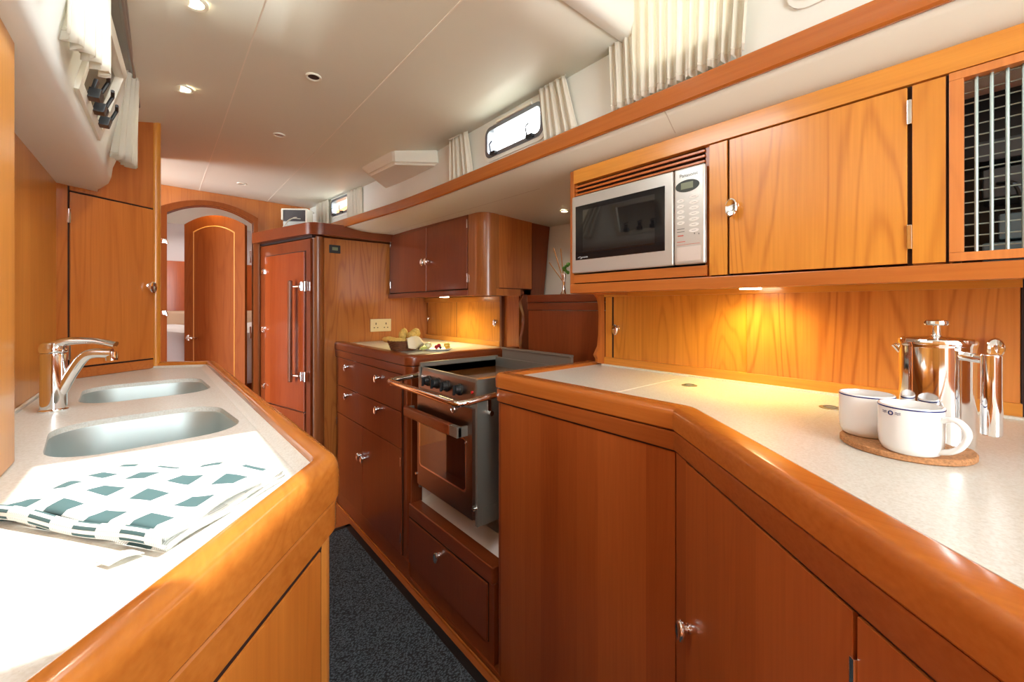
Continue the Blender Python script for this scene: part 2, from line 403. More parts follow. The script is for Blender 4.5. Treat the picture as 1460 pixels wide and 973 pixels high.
# starboard cabin side with three windows
WIN = [(-0.9, 0.30, 2.07, 2.36), (0.43, 0.72, 2.07, 2.36), (1.115, 1.475, 2.035, 2.165), (3.01, 3.30, 2.065, 2.190)]
m = MB(); b = bmesh.new()
yy = sorted(set([-1.8, 1.0, 1.7, 1.9, 2.1, 2.3, 2.6, 2.86, 3.1, 3.45, 3.9] + [w[0] for w in WIN] + [w[1] for w in WIN]))
for a, c in zip(yy, yy[1:]):
    w = next((w for w in WIN if w[0] <= (a + c) / 2 <= w[1]), None)
    for z0, z1 in ([(1.95, w[2]), (w[3], 2.45)] if w else [(1.95, 2.45)]):
        m.hexa([(wall_x(a), a, z0), (wall_x(a) + .03, a, z0), (wall_x(c) + .03, c, z0), (wall_x(c), c, z0), (wall_x(a), a, z1), (wall_x(a) + .03, a, z1), (wall_x(c) + .03, c, z1), (wall_x(c), c, z1)])
struct(m.build('wall_starboard', flat('white_cabin_side', (0.79, 0.82, 0.76), 0.45)))
def cabin_window(idx, w, latches, name_m=alu, cover=0.0):
    y0, y1, z0, z1 = w; yc, zc = (y0 + y1) / 2, (z0 + z1) / 2; ang = math.atan2(wall_x(y1) - wall_x(y0), y1 - y0); x = wall_x(yc)
    fr = Fr((x, yc), (math.sin(ang), math.cos(ang)), (-math.cos(ang), math.sin(ang)))
    def ring(W, H, r, t0, t1, wd, wdr):
        o = rrect(0, 0, W, H, r); i = rrect(0, 0, W - 2 * wd, H - 2 * wd, wdr); bb = bmesh.new(); n = len(o)
        q = [[bb.verts.new(fr.P(p[0], t, zc + p[1])) for p in L] for L, t in ((o, t0), (o, t1), (i, t1), (i, t0))]
        for k in range(n):
            for A, B in zip(q, q[1:] + q[:1]): bb.faces.new((A[k], A[(k + 1) % n], B[(k + 1) % n], B[k]))
        bmesh.ops.recalc_face_normals(bb, faces=bb.faces); return bb
    W, H = y1 - y0, z1 - z0
    m = MB(); m._merge(ring(W + .035, H + .035, .045, 0.0, 0.006, .026, .03)); root = struct(m.build('window_%d' % idx, liner_w))
    m = MB(); m._merge(ring(W + .004, H + .004, .035, -0.028, 0.010, .016, .022)); m.build('window_frame', name_m, root)
    m = MB(); fr.box(m, -W / 2 + .01, W / 2 - .01, z0 + .01, z1 - .01, -0.016, -0.012); m.build('pane', glass_m, root)
    for s in latches:
        m = MB(); fr.box(m, s - .018, s + .018, z0 + .002, z0 + .016, .006, .024, .002)
        m.tube([fr.P(s + .012, .020, z0 + .010), fr.P(s + .010, .030, z0 + .045), fr.P(s - .014, .036, z0 + .050)], .0028, 8)
        m.build('window_latch', black, root)
    return root, fr, W
r, fr, W = cabin_window(3, WIN[2], (-0.115, 0.115))
m = MB(); fr.box(m, -.12, .10, WIN[2][3] + .003, WIN[2][3] + .016, .004, .016, .003)
m.build('hinge_rail', white_p, r)
cabin_window(4, WIN[3], (-0.05, 0.08))
cabin_window(2, WIN[1], ())
r, fr, W = cabin_window(1, WIN[0], (), liner_w)
# wooden rail along the foot of the cabin side
RAIL = [(1.06, -1.7), (1.06, -.5), (1.06, .5), (1.06, 1.1), (1.06, 1.5), (1.058, 1.85), (1.042, 2.25), (1.005, 2.65), (0.96, 3.1), (0.905, 3.72)]
m = MB()
rp = catmull([Vector((x, y, 0)) for x, y in RAIL], 5)
path = [(p.x, p.y, .005 * (p.y - 1)) for p in rp][::-1]                      # travelling aft: right hand is to port
m.sweep(path, [(-0.055, 1.955), (-0.008, 1.926), (-0.002, 1.926), (0.003, 1.931), (0.003, 1.975), (-0.002, 1.984), (-0.012, 1.988), (-0.055, 1.988)])
hr = m.build('handrail_fascia', w_trim); tag(hr, 'long varnished cherry rail under the starboard cabin windows', 'rail')
# side deck underside
prof = [(1.066, 1.931), (1.085, 1.923), (1.11, 1.914), (1.15, 1.903), (1.22, 1.893), (1.33, 1.888), (1.6, 1.872), (2.0, 1.86)]
def deck_z(x, y):
    for (a, b), (c, d) in zip(prof, prof[1:]):
        if x <= c: z = b + (d - b) * (x - a) / (c - a); break
    else: z = prof[-1][1]
    sl = .005 + .014 * min(1, max(0, (x - 1.06) / .27))
    return z + sl * max(-1, y - 1.0) - (0.026 * min(1, max(0, (x - 1.07) / .06)) if y < 1.02 else 0)
m = MB()
dy = [-1.7, -0.5, 0.3, 0.95, 1.3, 1.8, 2.2, 2.6, 3.03, 3.7]
def dfn(u, v):
    y = dy[round(v * (len(dy) - 1))]; k = round(u * (len(prof) - 1)); x0 = prof[k][0]
    off = 1.12 * min(0, wall_x(y) - 1.11) * max(0, 1 - (x0 - 1.066) / .27); return (x0 + off, y, deck_z(x0, y))
m.grid(len(prof) - 1, len(dy) - 1, dfn)
struct(m.build('ceiling_side', liner, smooth=80, solid=-0.01), 'cream underside of the starboard side deck')
m = MB()
sx = [1.06, 1.08, 1.11, 1.128]
m.grid(3, 1, lambda u, v: (sx[round(u * 3)], .600 + .0028 * v, deck_z(sx[round(u * 3)], .600) - .0006))
m.grid(1, 12, lambda u, v: (1.256 + .003 * u, 1.05 + 1.95 * v, deck_z(1.256 + .003 * u, 1.05 + 1.95 * v) - .0006))
struct(m.build('trim_3', seam_m), 'seams of the side deck lining')
# starboard hull side: white liner leaning outboard
m = MB()
m.hexa([(1.70, -1.8, 0.0), (1.72, -1.8, 0.0), (1.72, 3.8, 0.0), (1.70, 3.8, 0.0), (1.86, -1.8, 1.95), (1.89, -1.8, 1.95), (1.89, 3.8, 1.95), (1.86, 3.8, 1.95)])
struct(m.build('wall_hull_starboard', liner_w))

# forward bulkhead with the arched doorway
ar = []; XA, XB, ZS, ZP = 0.037, 0.547, 2.032, 2.117
for k in range(17):
    t = k / 16; x = XA + (XB - XA) * t; ar.append((x, ZS + (ZP - ZS) * (1 - (2 * t - 1) ** 2)))
poly = [(-0.9, 0), (XA, 0)] + ar + [(XB, 0), (1.9, 0), (1.9, 2.3), (-0.9, 2.3)]
fy = lambda y: (lambda a, b_, c: (a, y + c, b_))
m = MB(); m.prism(poly, 0, 0.04, fy(3.72)); struct(m.build('wall_forward', wood('cherry_bulkhead', (0.56, 0.18, 0.035), 'Z', seed=14, stripe=0.14)))
inner = [(XA, 0)] + ar + [(XB, 0)]
outer = [(XA - .042, 0)] + [(XA - .042 + (XB - XA + .070) * k / 16, ar[k][1] + .032) for k in range(17)] + [(XB + .028, 0)]
m = MB(); b = bmesh.new(); n = len(inner)
q = [[b.verts.new((p[0], y, p[1])) for p in L] for L, y in ((outer, 3.722), (outer, 3.695), (inner, 3.70), (inner, 3.79))]
for k in range(n - 1):
    for A, B in zip(q, q[1:]): b.faces.new((A[k], A[k + 1], B[k + 1], B[k]))
bmesh.ops.recalc_face_normals(b, faces=b.faces); m._merge(b)
dfr = struct(m.build('door_1', wood('cherry_door_frame', (.26, .065, .012), 'Z', seed=61, stripe=0, rough=.5, coat=0, spec=.12)), 'arched cherry door frame in the forward bulkhead')
# the open door leaf
hx, hy, ex, ey = 0.515, 3.775, 0.160, 4.045
dd = Vector((ex - hx, ey - hy)).normalized(); DL = (Vector((ex, ey)) - Vector((hx, hy))).length
FD = Fr((hx, hy), dd, (dd.y, -dd.x) if (dd.y * -1) < 0 and dd.x > 0 else (-dd.y, dd.x))
if FD.n.y > 0: FD.n = -FD.n
def arch_poly(s0, s1, z0, zs, rise, k=14): return [(s0, z0), (s0, zs)] + [(s0 + (s1 - s0) * i / k, zs + rise * (1 - (2 * i / k - 1) ** 2)) for i in range(1, k)] + [(s1, zs), (s1, z0)]
mp = lambda fr: (lambda a, b_, c: fr.P(a, c, b_))
leaf_root = struct(MB().prism(arch_poly(0, DL, 0.02, 2.010, 0.073), 0, 0.030, mp(FD)).build('door_2', wood('cherry_cabin_door', (.34, .085, .014), 'Z', seed=60, figure=.8, stripe=.03, rough=.5, coat=0, spec=.12)), 'cabin door standing open forward, arched top and pale inlay line')
m = MB(); A = arch_poly(.074, DL - .064, -.1, 1.955, .048); B = arch_poly(.082, DL - .072, -.1, 1.948, .047)
b = bmesh.new(); q = [[b.verts.new(FD.P(p[0], .0308, p[1])) for p in L] for L in (A, B)]
for k in range(len(A) - 1): b.faces.new((q[0][k], q[0][k + 1], q[1][k + 1], q[1][k]))
m._merge(b); m.build('inlay_line', inlay_m, leaf_root, solid=0.0006)
m = MB(); c = Vector(FD.P(DL - .035, .03, 1.145)); m.lathe([(0, 0), (.022, 0), (.022, .004), (.009, .008), (.009, .03), (0, .03)], c, FD.n3(), 20)
m.tube([c + FD.n3() * .028, c + FD.n3() * .032 - FD.s3() * .05, c + FD.n3() * .026 - FD.s3() * .08], .007, 10, smooth=4); m.build('door_handle', chrome, leaf_root)
for z in (1.72, 1.14):
    m = MB(); m.tube([(0.528, 3.715, z), (0.528, 3.715, z + .09)], .006, 10); m.build('hinge', chrome, dfr)
for z in (1.83, 1.34):                                     # strike and hook on the port jamb
    m = MB(); m.box(0.000, 0.034, 3.675, 3.697, z - .016, z + .016, .004); m.tube([(0.02, 3.68, z), (0.035, 3.66, z), (0.038, 3.655, z - .02)], .006, 8); m.build('door_catch', chrome, dfr)
# forward cabin seen through the doorway
pinkm = flat('pale_pink_liner', (0.78, 0.70, 0.68), .6)
struct(MB().box(-1.2, 1.6, 5.63, 5.66, 0, 2.6).build('wall_fore_end', pinkm)); struct(MB().box(-1.2, -1.16, 3.76, 5.63, 0, 2.6).build('wall_fore_port', pinkm)); struct(MB().box(1.56, 1.6, 3.76, 5.63, 0, 2.6).build('wall_fore_starboard', pinkm))
m = MB(); m.box(-1.2, 1.6, 3.76, 5.65, 2.26, 2.3); struct(m.build('ceiling_fore_cabin', liner))
m = MB(); m.box(-1.15, 1.55, 5.56, 5.62, 0.0, 1.86); tag(m.build('panelling', wood('cherry_fore', (0.5, 0.10, 0.02), 'Z', seed=15)), 'red cherry panelling behind the bunk in the forward cabin', 'panelling')
bed = thing('bunk', 'bunk with white duvet seen through the arched doorway', 'bed', (0.2, 5.0, 0))
m = MB(); m.box(-1.1, 1.5, 4.45, 5.5, 0.0, 0.9, .01); m.build('bed_base', w_red, bed)
def duv(u, v):
    x = -1.1 + 2.6 * u
    if v < .35: t = v / .35; y = 4.40 + .02 * math.sin(x * 14 + t * 4); z = .70 + .46 * t
    else: t = (v - .35) / .65; y = 4.40 + 1.1 * t; z = 1.16 + .03 * min(1, t * 5)
    return (x, y + .015 * math.sin(x * 9 + z * 21), z + .012 * math.sin(x * 17 + y * 6) + .01 * math.sin(y * 23 + x * 5))
m = MB(); m.grid(60, 40, duv); m.build('duvet', duvet_m, bed, solid=.03)
m = MB(); m.box(-1.0, 1.4, 5.44, 5.56, 1.19, 1.34, .03, 4); m.build('bolster', flat('tan_upholstery', (0.62, 0.42, 0.28), .8), bed)

spot('fore_cabin_lamp', (0.30, 3.86, 2.22), 5, (1, .72, .30), 2.9, .8, (0.30, 3.95, 1.0), .03)

# aft end and port side, behind and beside the camera
m = MB(); m.box(-1.3, -0.4, -1.8, -1.76, 0, 2.42); m.box(0.6, 2.0, -1.8, -1.76, 0, 2.42); m.box(-.4, .6, -1.8, -1.76, 0, 1.2); m.box(-.4, .6, -1.8, -1.76, 2.3, 2.42)
struct(m.build('wall_aft', w_mid))
m = MB(); m.box(-1.3, -1.26, -1.8, 1.0, 0, 1.7); m.box(-1.3, -1.26, -1.8, 1.0, 2.15, 2.3); struct(m.build('wall_port_aft', liner_w))

# port hull lining, side deck box, cabin side with window
m = MB(); m.box(-0.30, -0.27, 1.0, 2.115, 0.0, 1.815); hl = struct(m.build('wall_port', w_hull))
m = MB(); m.box(-0.27, -0.262, 1.0, 2.10, 1.116, 1.132, .003); m.build('worktop_upstand', top_m, hl)
def port_fn(u, v):
    """section of the white deck-side box: soffit, rounded corner, wall leaning inboard"""
    y = 0.2 + 1.97 * v; f = min(1, max(0, (y - 1.0) / 1.1))
    lo = -0.150 + 0.018 * f; hi = -0.112 + 0.045 * f
    P = [(-0.40, 1.806), (-0.30, 1.806), (lo - .045, 1.806), (lo - .022, 1.810), (lo - .007, 1.822), (lo, 1.845), (lo + .004, 1.88), (hi - .004, 2.05), (hi, 2.19)]
    x, z = P[round(u * 8)]
    e = min(1, max(0, (y - 2.06) / .11)); return (x - (0.03 * e if u > .3 else 0), y, z)
m = MB(); b = bmesh.new()
YS = [0.2, 0.6, 1.0, 1.33, 1.66, 1.8, 1.95, 2.06, 2.12, 2.17]
V = [[b.verts.new(port_fn(i / 8, (y - .2) / 1.97)) for y in YS] for i in range(9)]
for i in range(8):
    for j in range(len(YS) - 1):
        if i == 6 and 3 <= j < 4: continue
        b.faces.new((V[i][j], V[i + 1][j], V[i + 1][j + 1], V[i][j + 1]))
bmesh.ops.recalc_face_normals(b, faces=b.faces); m._merge(b)
struct(m.build('wall_port_cabin_side', liner_w, smooth=60, solid=0.008))
p0, p1 = Vector(port_fn(6 / 8, (1.33 - .2) / 1.97)), Vector(port_fn(6 / 8, (1.66 - .2) / 1.97)); p2 = Vector(port_fn(7 / 8, (1.33 - .2) / 1.97)); p3 = Vector(port_fn(7 / 8, (1.66 - .2) / 1.97))
def pw(u, v, t=0.0): q = p0 * (1 - u) * (1 - v) + p1 * u * (1 - v) + p2 * (1 - u) * v + p3 * u * v; return q + Vector((t, 0, 0))
def pbar(m, u0, u1, v0, v1, t0, t1, bev=.002):
    m.hexa([pw(u0, v0, t0), pw(u1, v0, t0), pw(u1, v0, t1), pw(u0, v0, t1), pw(u0, v1, t0), pw(u1, v1, t0), pw(u1, v1, t1), pw(u0, v1, t1)], bev)
m = MB()
for a in ((-.06, 1.06, -.12, .02), (-.06, 1.06, .98, 1.12), (-.06, .02, 0, 1), (.98, 1.06, 0, 1)): pbar(m, *a, -.01, .010)
pwn = struct(m.build('window_5', white_p))
m = MB(); pbar(m, 0, 1, 0, 1, -.006, -.002, 0); m.build('pane', glass_m, pwn)
for u in (0.22, 0.50, 0.80):
    m = MB(); pbar(m, u - .05, u + .05, -.02, .12, .008, .030); a = pw(u, .10, .028); m.tube([a, a + Vector((.012, 0, .03)), a + Vector((.014, -.03, .034))], .004, 8); pbar(m, u - .035, u + .035, .10, .26, .010, .018)
    m.build('window_latch', black, pwn)
m = MB(); m.tube([(port_fn(1, 0)[0] + .03, .5, 2.105), (port_fn(1, .8)[0] + .02, 2.05, 2.118)], .006, 8)
m.box(-0.095, -0.060, 1.2, 1.95, 2.112, 2.122, .002)
tag(m.build('curtain_rail', flat('grey_track', (.35, .36, .33), .4, .5)), 'grey curtain track under the ceiling above the port window', 'curtain rail')

# ------------------------------------------------------------------ curtains
def curtain(name_label, top0, top1, bot0, bot1, folds, amp, group=None, n=90, thick=.0015):
    top0, top1, bot0, bot1 = map(Vector, (top0, top1, bot0, bot1))
    d = (top1 - top0); d.z = 0; nrm = Vector((d.y, -d.x, 0)).normalized(); ph = random.random() * 6
    def fn(u, v):
        p = (top0 * (1 - u) + top1 * u) * (1 - v) + (bot0 * (1 - u) + bot1 * u) * v
        w = math.sin(2 * PI * folds * u + ph + .5 * math.sin(3 * u * PI)) + .35 * math.sin(2 * PI * folds * 2.3 * u + ph * 2 + v)
        return p + nrm * amp * w * (0.55 + .45 * v) + Vector((0, 0, (.004 * math.sin(2 * PI * folds * u + 1) if v > .98 else 0)))
    root = MB().grid(n, 10, fn).build('curtain', cloth_m, None, 80, solid=thick); tag(root, name_label, 'curtain', group)
    m = MB(); m.grid(n, 1, lambda u, v: fn(u, 1 - .05 - .008 * v) + nrm * -.0022); m.build('hem_stitching', flat('hem_thread', (.70, .66, .54), .9), root, 80)
    m = MB(); m.tube([fn(0, 0) + Vector((0, 0, .004)), fn(1, 0) + Vector((0, 0, .004))], .004, 8); m.build('curtain_track', white_p, root)
    return root
G = 'cream curtains at the cabin windows'
curtain('pleated cream curtain aft of the open starboard window, beside the white wall panel', (1.085, .99, 2.197), (1.085, 1.125, 2.197), (1.088, .935, 1.99), (1.088, 1.105, 1.99), 5, .009, G)
curtain('narrow cream curtain forward of the open starboard window', (1.085, 1.60, 2.197), (1.085, 1.745, 2.197), (1.088, 1.56, 1.99), (1.088, 1.74, 1.99), 4.5, .009, G)
curtain('widest cream curtain, backlit, above the microwave', (1.075, .375, 2.36), (1.075, .80, 2.36), (1.085, .40, 2.00), (1.085, .785, 1.992), 14, .009, G, n=200)
curtain('small cream curtain aft of the far starboard window', (1.038, 2.80, 2.197), (1.012, 3.00, 2.2), (1.042, 2.80, 2.004), (1.016, 3.00, 2.006), 4, .009, G)
curtain('small cream curtain next to the fridge cabinet top at the far window', (.975, 3.30, 2.2), (.945, 3.51, 2.2), (.978, 3.30, 2.006), (.948, 3.51, 2.006), 3, .008, G)
curtain('cream curtain bunched at the forward end of the port window', (-.078, 1.74, 2.115), (-.060, 1.84, 2.125), (-.112, 1.88, 1.875), (-.074, 2.00, 1.875), 4, .014, G)
curtain('white curtain hanging over the aft end of the port window', (-.125, 1.06, 2.12), (-.085, 1.28, 2.12), (-.140, 1.12, 1.885), (-.082, 1.265, 1.88), 5, .012, G)
curtain('short white curtain edge farthest aft on the port side', (-.13, .86, 2.13), (-.115, .98, 2.13), (-.135, .90, 1.90), (-.125, 1.00, 1.90), 3, .010, G)

# moulded cover box on the starboard ceiling edge
zc = 2.20; T = [(.900, 2.44), (.928, 2.06), (1.112, 1.895), (1.112, 2.56)]; Bm = [(.925, 2.37), (.948, 2.09), (1.112, 1.88), (1.112, 2.53)]
b = bmesh.new(); t = [b.verts.new((*p, zc + .002)) for p in T]; c = [b.verts.new((*p, 2.145 if i < 2 else 2.12)) for i, p in enumerate(Bm)]
b.faces.new(t); b.faces.new(c[::-1])
for i in range(4): b.faces.new((t[i], t[(i + 1) % 4], c[(i + 1) % 4], c[i]))
bmesh.ops.recalc_face_normals(b, faces=b.faces); bmesh.ops.bevel(b, geom=[e for e in b.edges if min(v.co.z for v in e.verts) < 2.19], offset=.012, segments=3, affect='EDGES')
m = MB(); m._merge(b); tag(m.build('moulded_cover', liner), 'cream angular moulded cover between the ceiling and the cabin side', 'moulded cover')

# ------------------------------------------------------------------ ceiling lights
def downlight(label, x, y, lit=0, rim=.032, z=None, hole=False):
    z = ceil_z(x, y) if z is None else z
    t = thing('ceiling_light', label, 'ceiling light', (x, y, z), 'recessed ceiling lights')
    m = MB(); m.lathe([(rim, .0), (rim, -.004), (rim * .93, -.006), (rim * .72, -.004), (rim * .70, 0.0)], (x, y, z), (0, 0, 1), 32, closed=True); m.build('bezel', white_p, t)
    m = MB(); m.lathe([(0, 0), (rim * .71, 0), (rim * .71, -.002), (0, -.002)], (x, y, z), (0, 0, 1), 32); m.build('lens', glow if lit else (flat('dark_socket', (.03, .012, .008), .5) if hole else flat('frosted_lens', (.45, .42, .36), .3)), t)
    if lit: spot('ceiling_light_lamp', (x, y, z - .02), lit, (1, .88, .68), 2.3, .9)
downlight('lit round ceiling light nearest the port curtains, at the frame top', .067, 1.36, 2.2)
downlight('lit round ceiling light in front of the tall port cabinet', .064, 1.92, 2.2)
downlight('unlit ceiling fitting with a dark open middle', .416, 1.577, 0, .026, hole=True)
downlight('unlit flush ceiling light between the dark fitting and the far one', .432, 2.215, 0, .026)
downlight('unlit flush ceiling light farthest forward by the arched doorway', .42, 3.29, 0, .03)
downlight('tiny lit light under the side deck beside the microwave cabinet', 1.60, 1.46, 1.3, .022, z=deck_z(1.6, 1.46) - .001)

# ------------------------------------------------------------------ port galley: sink cabinet, worktop, sinks, tap, towel
PN = [(-.60, -.267), (.2075, .681), (.1755, 2.215), (-.012, 2.312)]
PR = round_path(PN, [0, .026, .02, 0], 6)
sinkcab = thing('sink_cabinet', 'cherry base cabinet under the twin sinks with angled near face', 'cabinet', (.1, .9, 0))
body = [(p[0], p[1]) for p in PR[:-1]] + [(-.02, 2.29), (-.262, 2.08), (-.266, .99), (-.60, .99)]
m = MB(); m.prism(body, 0.06, .90); m.sweep(PR, [(-.012, .895), (0, .895), (0, 1.034), (-.012, 1.034)]); m.build('cabinet_body', w_hull, sinkcab)
m = MB(); m.sweep(PR, [(-.03, 1.035), (.008, 1.035), (.010, 1.037), (.010, 1.077), (.008, 1.079), (-.03, 1.079)]); m.build('trim_band', w_port, sinkcab)
m = MB(); m.sweep(PR, [(-.026, 1.084), (.012, 1.084), (.0145, 1.0875), (.0145, 1.122), (.012, 1.135), (.006, 1.1435), (-.003, 1.148), (-.016, 1.148), (-.023, 1.144), (-.026, 1.135), (-.026, 1.112)]); m.build('worktop_rim', w_port, sinkcab)
m = MB(); m.sweep(PR, [(-.025, 1.030), (.004, 1.030), (.004, 1.090), (-.025, 1.090)]); m.build('rim_groove', gap_m, sinkcab)
FP = Fr(PN[1], (-SA, -CA), (CA, -SA))
m = MB(); FP.box(m, .05, 1.1, .12, 1.024, 0, .006, .003); m.build('side_panel', wood('cherry_port_panel', (.54, .18, .028), 'Z', seed=21, stripe=.14), sinkcab)
m = MB(); FP.box(m, .045, 1.1, 1.024, 1.034, -.002, .0035); FP.box(m, .045, .050, .12, 1.03, -.002, .003); m.build('shadow_gap', gap_m, sinkcab)
m = MB(); m.prism([(p[0] - .02, p[1]) for p in PR] + [(-.262, 2.08), (-.266, .99), (-.60, .99)], 0, 0.06); m.build('plinth', w_dark, sinkcab)
# worktop with two sink cut-outs
S1 = rrect(-.018, 1.172, .292, .315, .085, 8, .10); S2 = rrect(-.028, 1.712, .292, .340, .085, 8, .06)
def insets(P, d):
    out = []
    for i, p in enumerate(P):
        a = Vector(P[max(i - 1, 0)]); c = Vector(P[min(i + 1, len(P) - 1)]); t = (c - a).normalized(); out.append((p[0] - t.y * d, p[1] + t.x * d))
    return out
IN = insets(PR, .026)
b = bmesh.new(); Z = 1.125
def loop(P, z): v = [b.verts.new((x, y, z)) for x, y in P]; return v, [b.edges.new((v[i], v[(i + 1) % len(v)])) for i in range(len(v))]
edges = []
for P in (IN + [(-.26, 2.10), (-.262, 1.0), (-.60, 1.0)], S1, S2): edges += loop(P, Z)[1]
bmesh.ops.triangle_fill(b, use_beauty=True, use_dissolve=False, edges=edges)
for f in b.faces:
    if f.normal.z < 0: f.normal_flip()
m = MB(); m._merge(b)
for P in (S1, S2):                                          # edge thickness of each cut-out
    m.sweep(P + [P[0]], [(0, 1.1249), (0, 1.112)], closed_prof=False)
wt = m.build('worktop', top_m, None, 30); tag(wt, 'speckled cream worktop around the twin sinks', 'worktop')
m = MB()
m.sweep(IN, [(0, 1.1255), (0, 1.134), (-.006, 1.133), (-.012, 1.1275), (-.022, 1.1255)])
m.build('raised_edge', top_m, wt)
def sink(P, cx, cy, label, depth=.15):
    t = thing('sink_basin', label, 'sink', (cx, cy, 1.10 - depth), 'twin steel sinks')
    def off(k, dx=0): return [(cx + (x - cx) * k, cy + (y - cy) * k) for x, y in P]
    lv = [(1.03, 1.113), (1.0, 1.113), (.985, 1.108), (.955, 1.05), (.93, 1.104 - depth + .03), (.89, 1.104 - depth + .008), (.82, 1.104 - depth), (.2, 1.104 - depth - .004)]
    b = bmesh.new(); R = [[b.verts.new((x, y, z)) for x, y in off(k)] for k, z in lv]; n = len(P)
    for A, B in zip(R, R[1:]):
        for j in range(n): b.faces.new((A[j], A[(j + 1) % n], B[(j + 1) % n], B[j]))
    b.faces.new(R[-1]); bmesh.ops.recalc_face_normals(b, faces=b.faces)
    MB()._merge(b); mm = MB(); b = bmesh.new(); R = [[b.verts.new((x, y, z)) for x, y in off(k)] for k, z in lv]
    for A, B in zip(R, R[1:]):
        for j in range(n): b.faces.new((A[j], A[(j + 1) % n], B[(j + 1) % n], B[j]))
    b.faces.new(R[-1][::-1]); mm._merge(b); mm.build('basin', sinkm, t, 50)
    mm = MB(); mm.lathe([(.0, .004), (.022, .004), (.030, .001), (.032, 0), (0, 0)], (cx, cy, 1.104 - depth - .003), (0, 0, 1), 28); mm.build('drain', chrome, t)
sink(S1, -.018, 1.172, 'larger steel sink next to the checked towel')
sink(S2, -.028, 1.712, 'steel sink farther forward, by the tall port cabinet', .13)
tap = thing('mixer_tap', 'chrome single-lever mixer tap beside the sinks', 'tap', (-.199, 1.504, 1.125))
fb = Vector((-.199, 1.504, 1.125)); sd = Vector((.955, -.296, 0))
m = MB(); m.lathe([(0, 0), (.0255, 0), (.0265, .003), (.0235, .008), (.0235, .138), (.0225, .142), (0, .142)], fb, (0, 0, 1), 36); m.build('tap_body', chrome, tap)
m = MB(); m.tube([fb + Vector((0, 0, .045)) + sd * .012, fb + sd * .030 + Vector((0, 0, .085)), fb + sd * .052 + Vector((0, 0, .125)), fb + sd * .072 + Vector((0, 0, .138)), fb + sd * .110 + Vector((0, 0, .137))], .011, 16, smooth=6, radii=[.013, .0125, .0125, .012, .0115], sq=1.15)
c = fb + sd * .110 + Vector((0, 0, .137)); m.lathe([(0, -.018), (.012, -.018), (.0125, -.012), (.012, .004), (0, .006)], c, (0, 0, 1), 24); m.build('spout', chrome, tap)
m = MB(); m.lathe([(.0235, .143), (.0255, .146), (.0255, .156), (.021, .166), (.010, .171), (0, .172)], fb, (0, 0, 1), 36)
m.tube([fb + Vector((0, 0, .160)), fb + sd * .03 + Vector((0, 0, .170)), fb + sd * .075 + Vector((0, 0, .170)), fb + sd * .118 + Vector((0, 0, .158))], .008, 14, smooth=6, radii=[.012, .010, .008, .0085], sq=1.7); m.build('lever', chrome, tap)
# folded checked towel
def check_mat():
    m, N, L, B = nt('teal_and_white_check_cloth')
    uv = N.new('ShaderNodeUVMap'); uv.uv_map = 'UVMap'; sp = N.new('ShaderNodeSeparateXYZ'); L.new(uv.outputs[0], sp.inputs[0])
    def stripes(out, n, duty):
        a = N.new('ShaderNodeMath'); a.operation = 'MULTIPLY'; a.inputs[1].default_value = n; L.new(out, a.inputs[0])
        f = N.new('ShaderNodeMath'); f.operation = 'FRACT'; L.new(a.outputs[0], f.inputs[0])
        g = N.new('ShaderNodeMath'); g.operation = 'LESS_THAN'; g.inputs[1].default_value = duty; L.new(f.outputs[0], g.inputs[0]); return g.outputs[0]
    su, sv = stripes(sp.outputs[0], 3.8, .50), stripes(sp.outputs[1], 3.3, .50)
    hatch = stripes(sp.outputs[0], 90.0, .5)
    a = N.new('ShaderNodeMath'); a.operation = 'MULTIPLY'; L.new(su, a.inputs[0]); L.new(sv, a.inputs[1])
    h = N.new('ShaderNodeMath'); h.operation = 'MULTIPLY'; L.new(sv, h.inputs[0]); L.new(hatch, h.inputs[1])
    hh = N.new('ShaderNodeMath'); hh.operation = 'MULTIPLY'; hh.inputs[1].default_value = .35; L.new(h.outputs[0], hh.inputs[0])
    mx = N.new('ShaderNodeMath'); mx.operation = 'MAXIMUM'; L.new(a.outputs[0], mx.inputs[0]); L.new(hh.outputs[0], mx.inputs[1])
    c = N.new('ShaderNodeMix'); c.data_type = 'RGBA'; c.inputs[6].default_value = (.80, .83, .80, 1); c.inputs[7].default_value = (.055, .115, .120, 1)
    L.new(mx.outputs[0], c.inputs[0]); L.new(c.outputs[2], B.inputs['Base Color']); B.inputs['Roughness'].default_value = .95
    return m
cm = check_mat()
tw = thing('dish_towel', 'folded teal and white checked towel lying on the sink worktop', 'towel', (-.03, .70, 1.126))
A_, B_, D_ = Vector((-.150, .775)), Vector((-.045, .870)), Vector((.005, .560))
def layer(zb, g, shr, ph):
    def fn(u, v):
        uu = u * (1 - 2 * shr) + shr; vv = v * (1 - 2 * shr) + shr
        p = A_ + (D_ - A_) * uu + (B_ - A_) * vv * (1.0 + .35 * uu)
        e = min(u, 1 - u, v, 1 - v); z = zb + .0035 * math.sin(u * 7 + ph) * math.sin(v * 5 + ph) + .0025 * math.sin(u * 13 + v * 9 + ph)
        z = max(z, 1.1275) if g == 0 else z
        return Vector((p.x, p.y, z - (.004 * max(0, 1 - e / .03))))
    return fn
for k, (zb, shr, ph) in enumerate(((1.131, .0, 0), (1.1375, .012, 1.5), (1.1440, .02, 3.0))):
    m = MB(); m.grid(46, 26, layer(zb, k, shr, ph), uv=True); m.build('folded_layer', cm, tw, 80, solid=.004)
m = MB()                                                   # rolled fold joining the layers along the near side
def roll(u, v):
    p = A_ + (D_ - A_) * u; n_ = Vector((-(D_ - A_).y, (D_ - A_).x)).normalized() * -1; a = -PI / 2 + PI * v
    return Vector((p.x, p.y, 1.1365 + .0025 * math.sin(u * 9))) + Vector((-n_.x, -n_.y, 0)) * 0 + Vector((n_.x, n_.y, 0)) * math.cos(a) * .007 + Vector((0, 0, math.sin(a) * .0085))
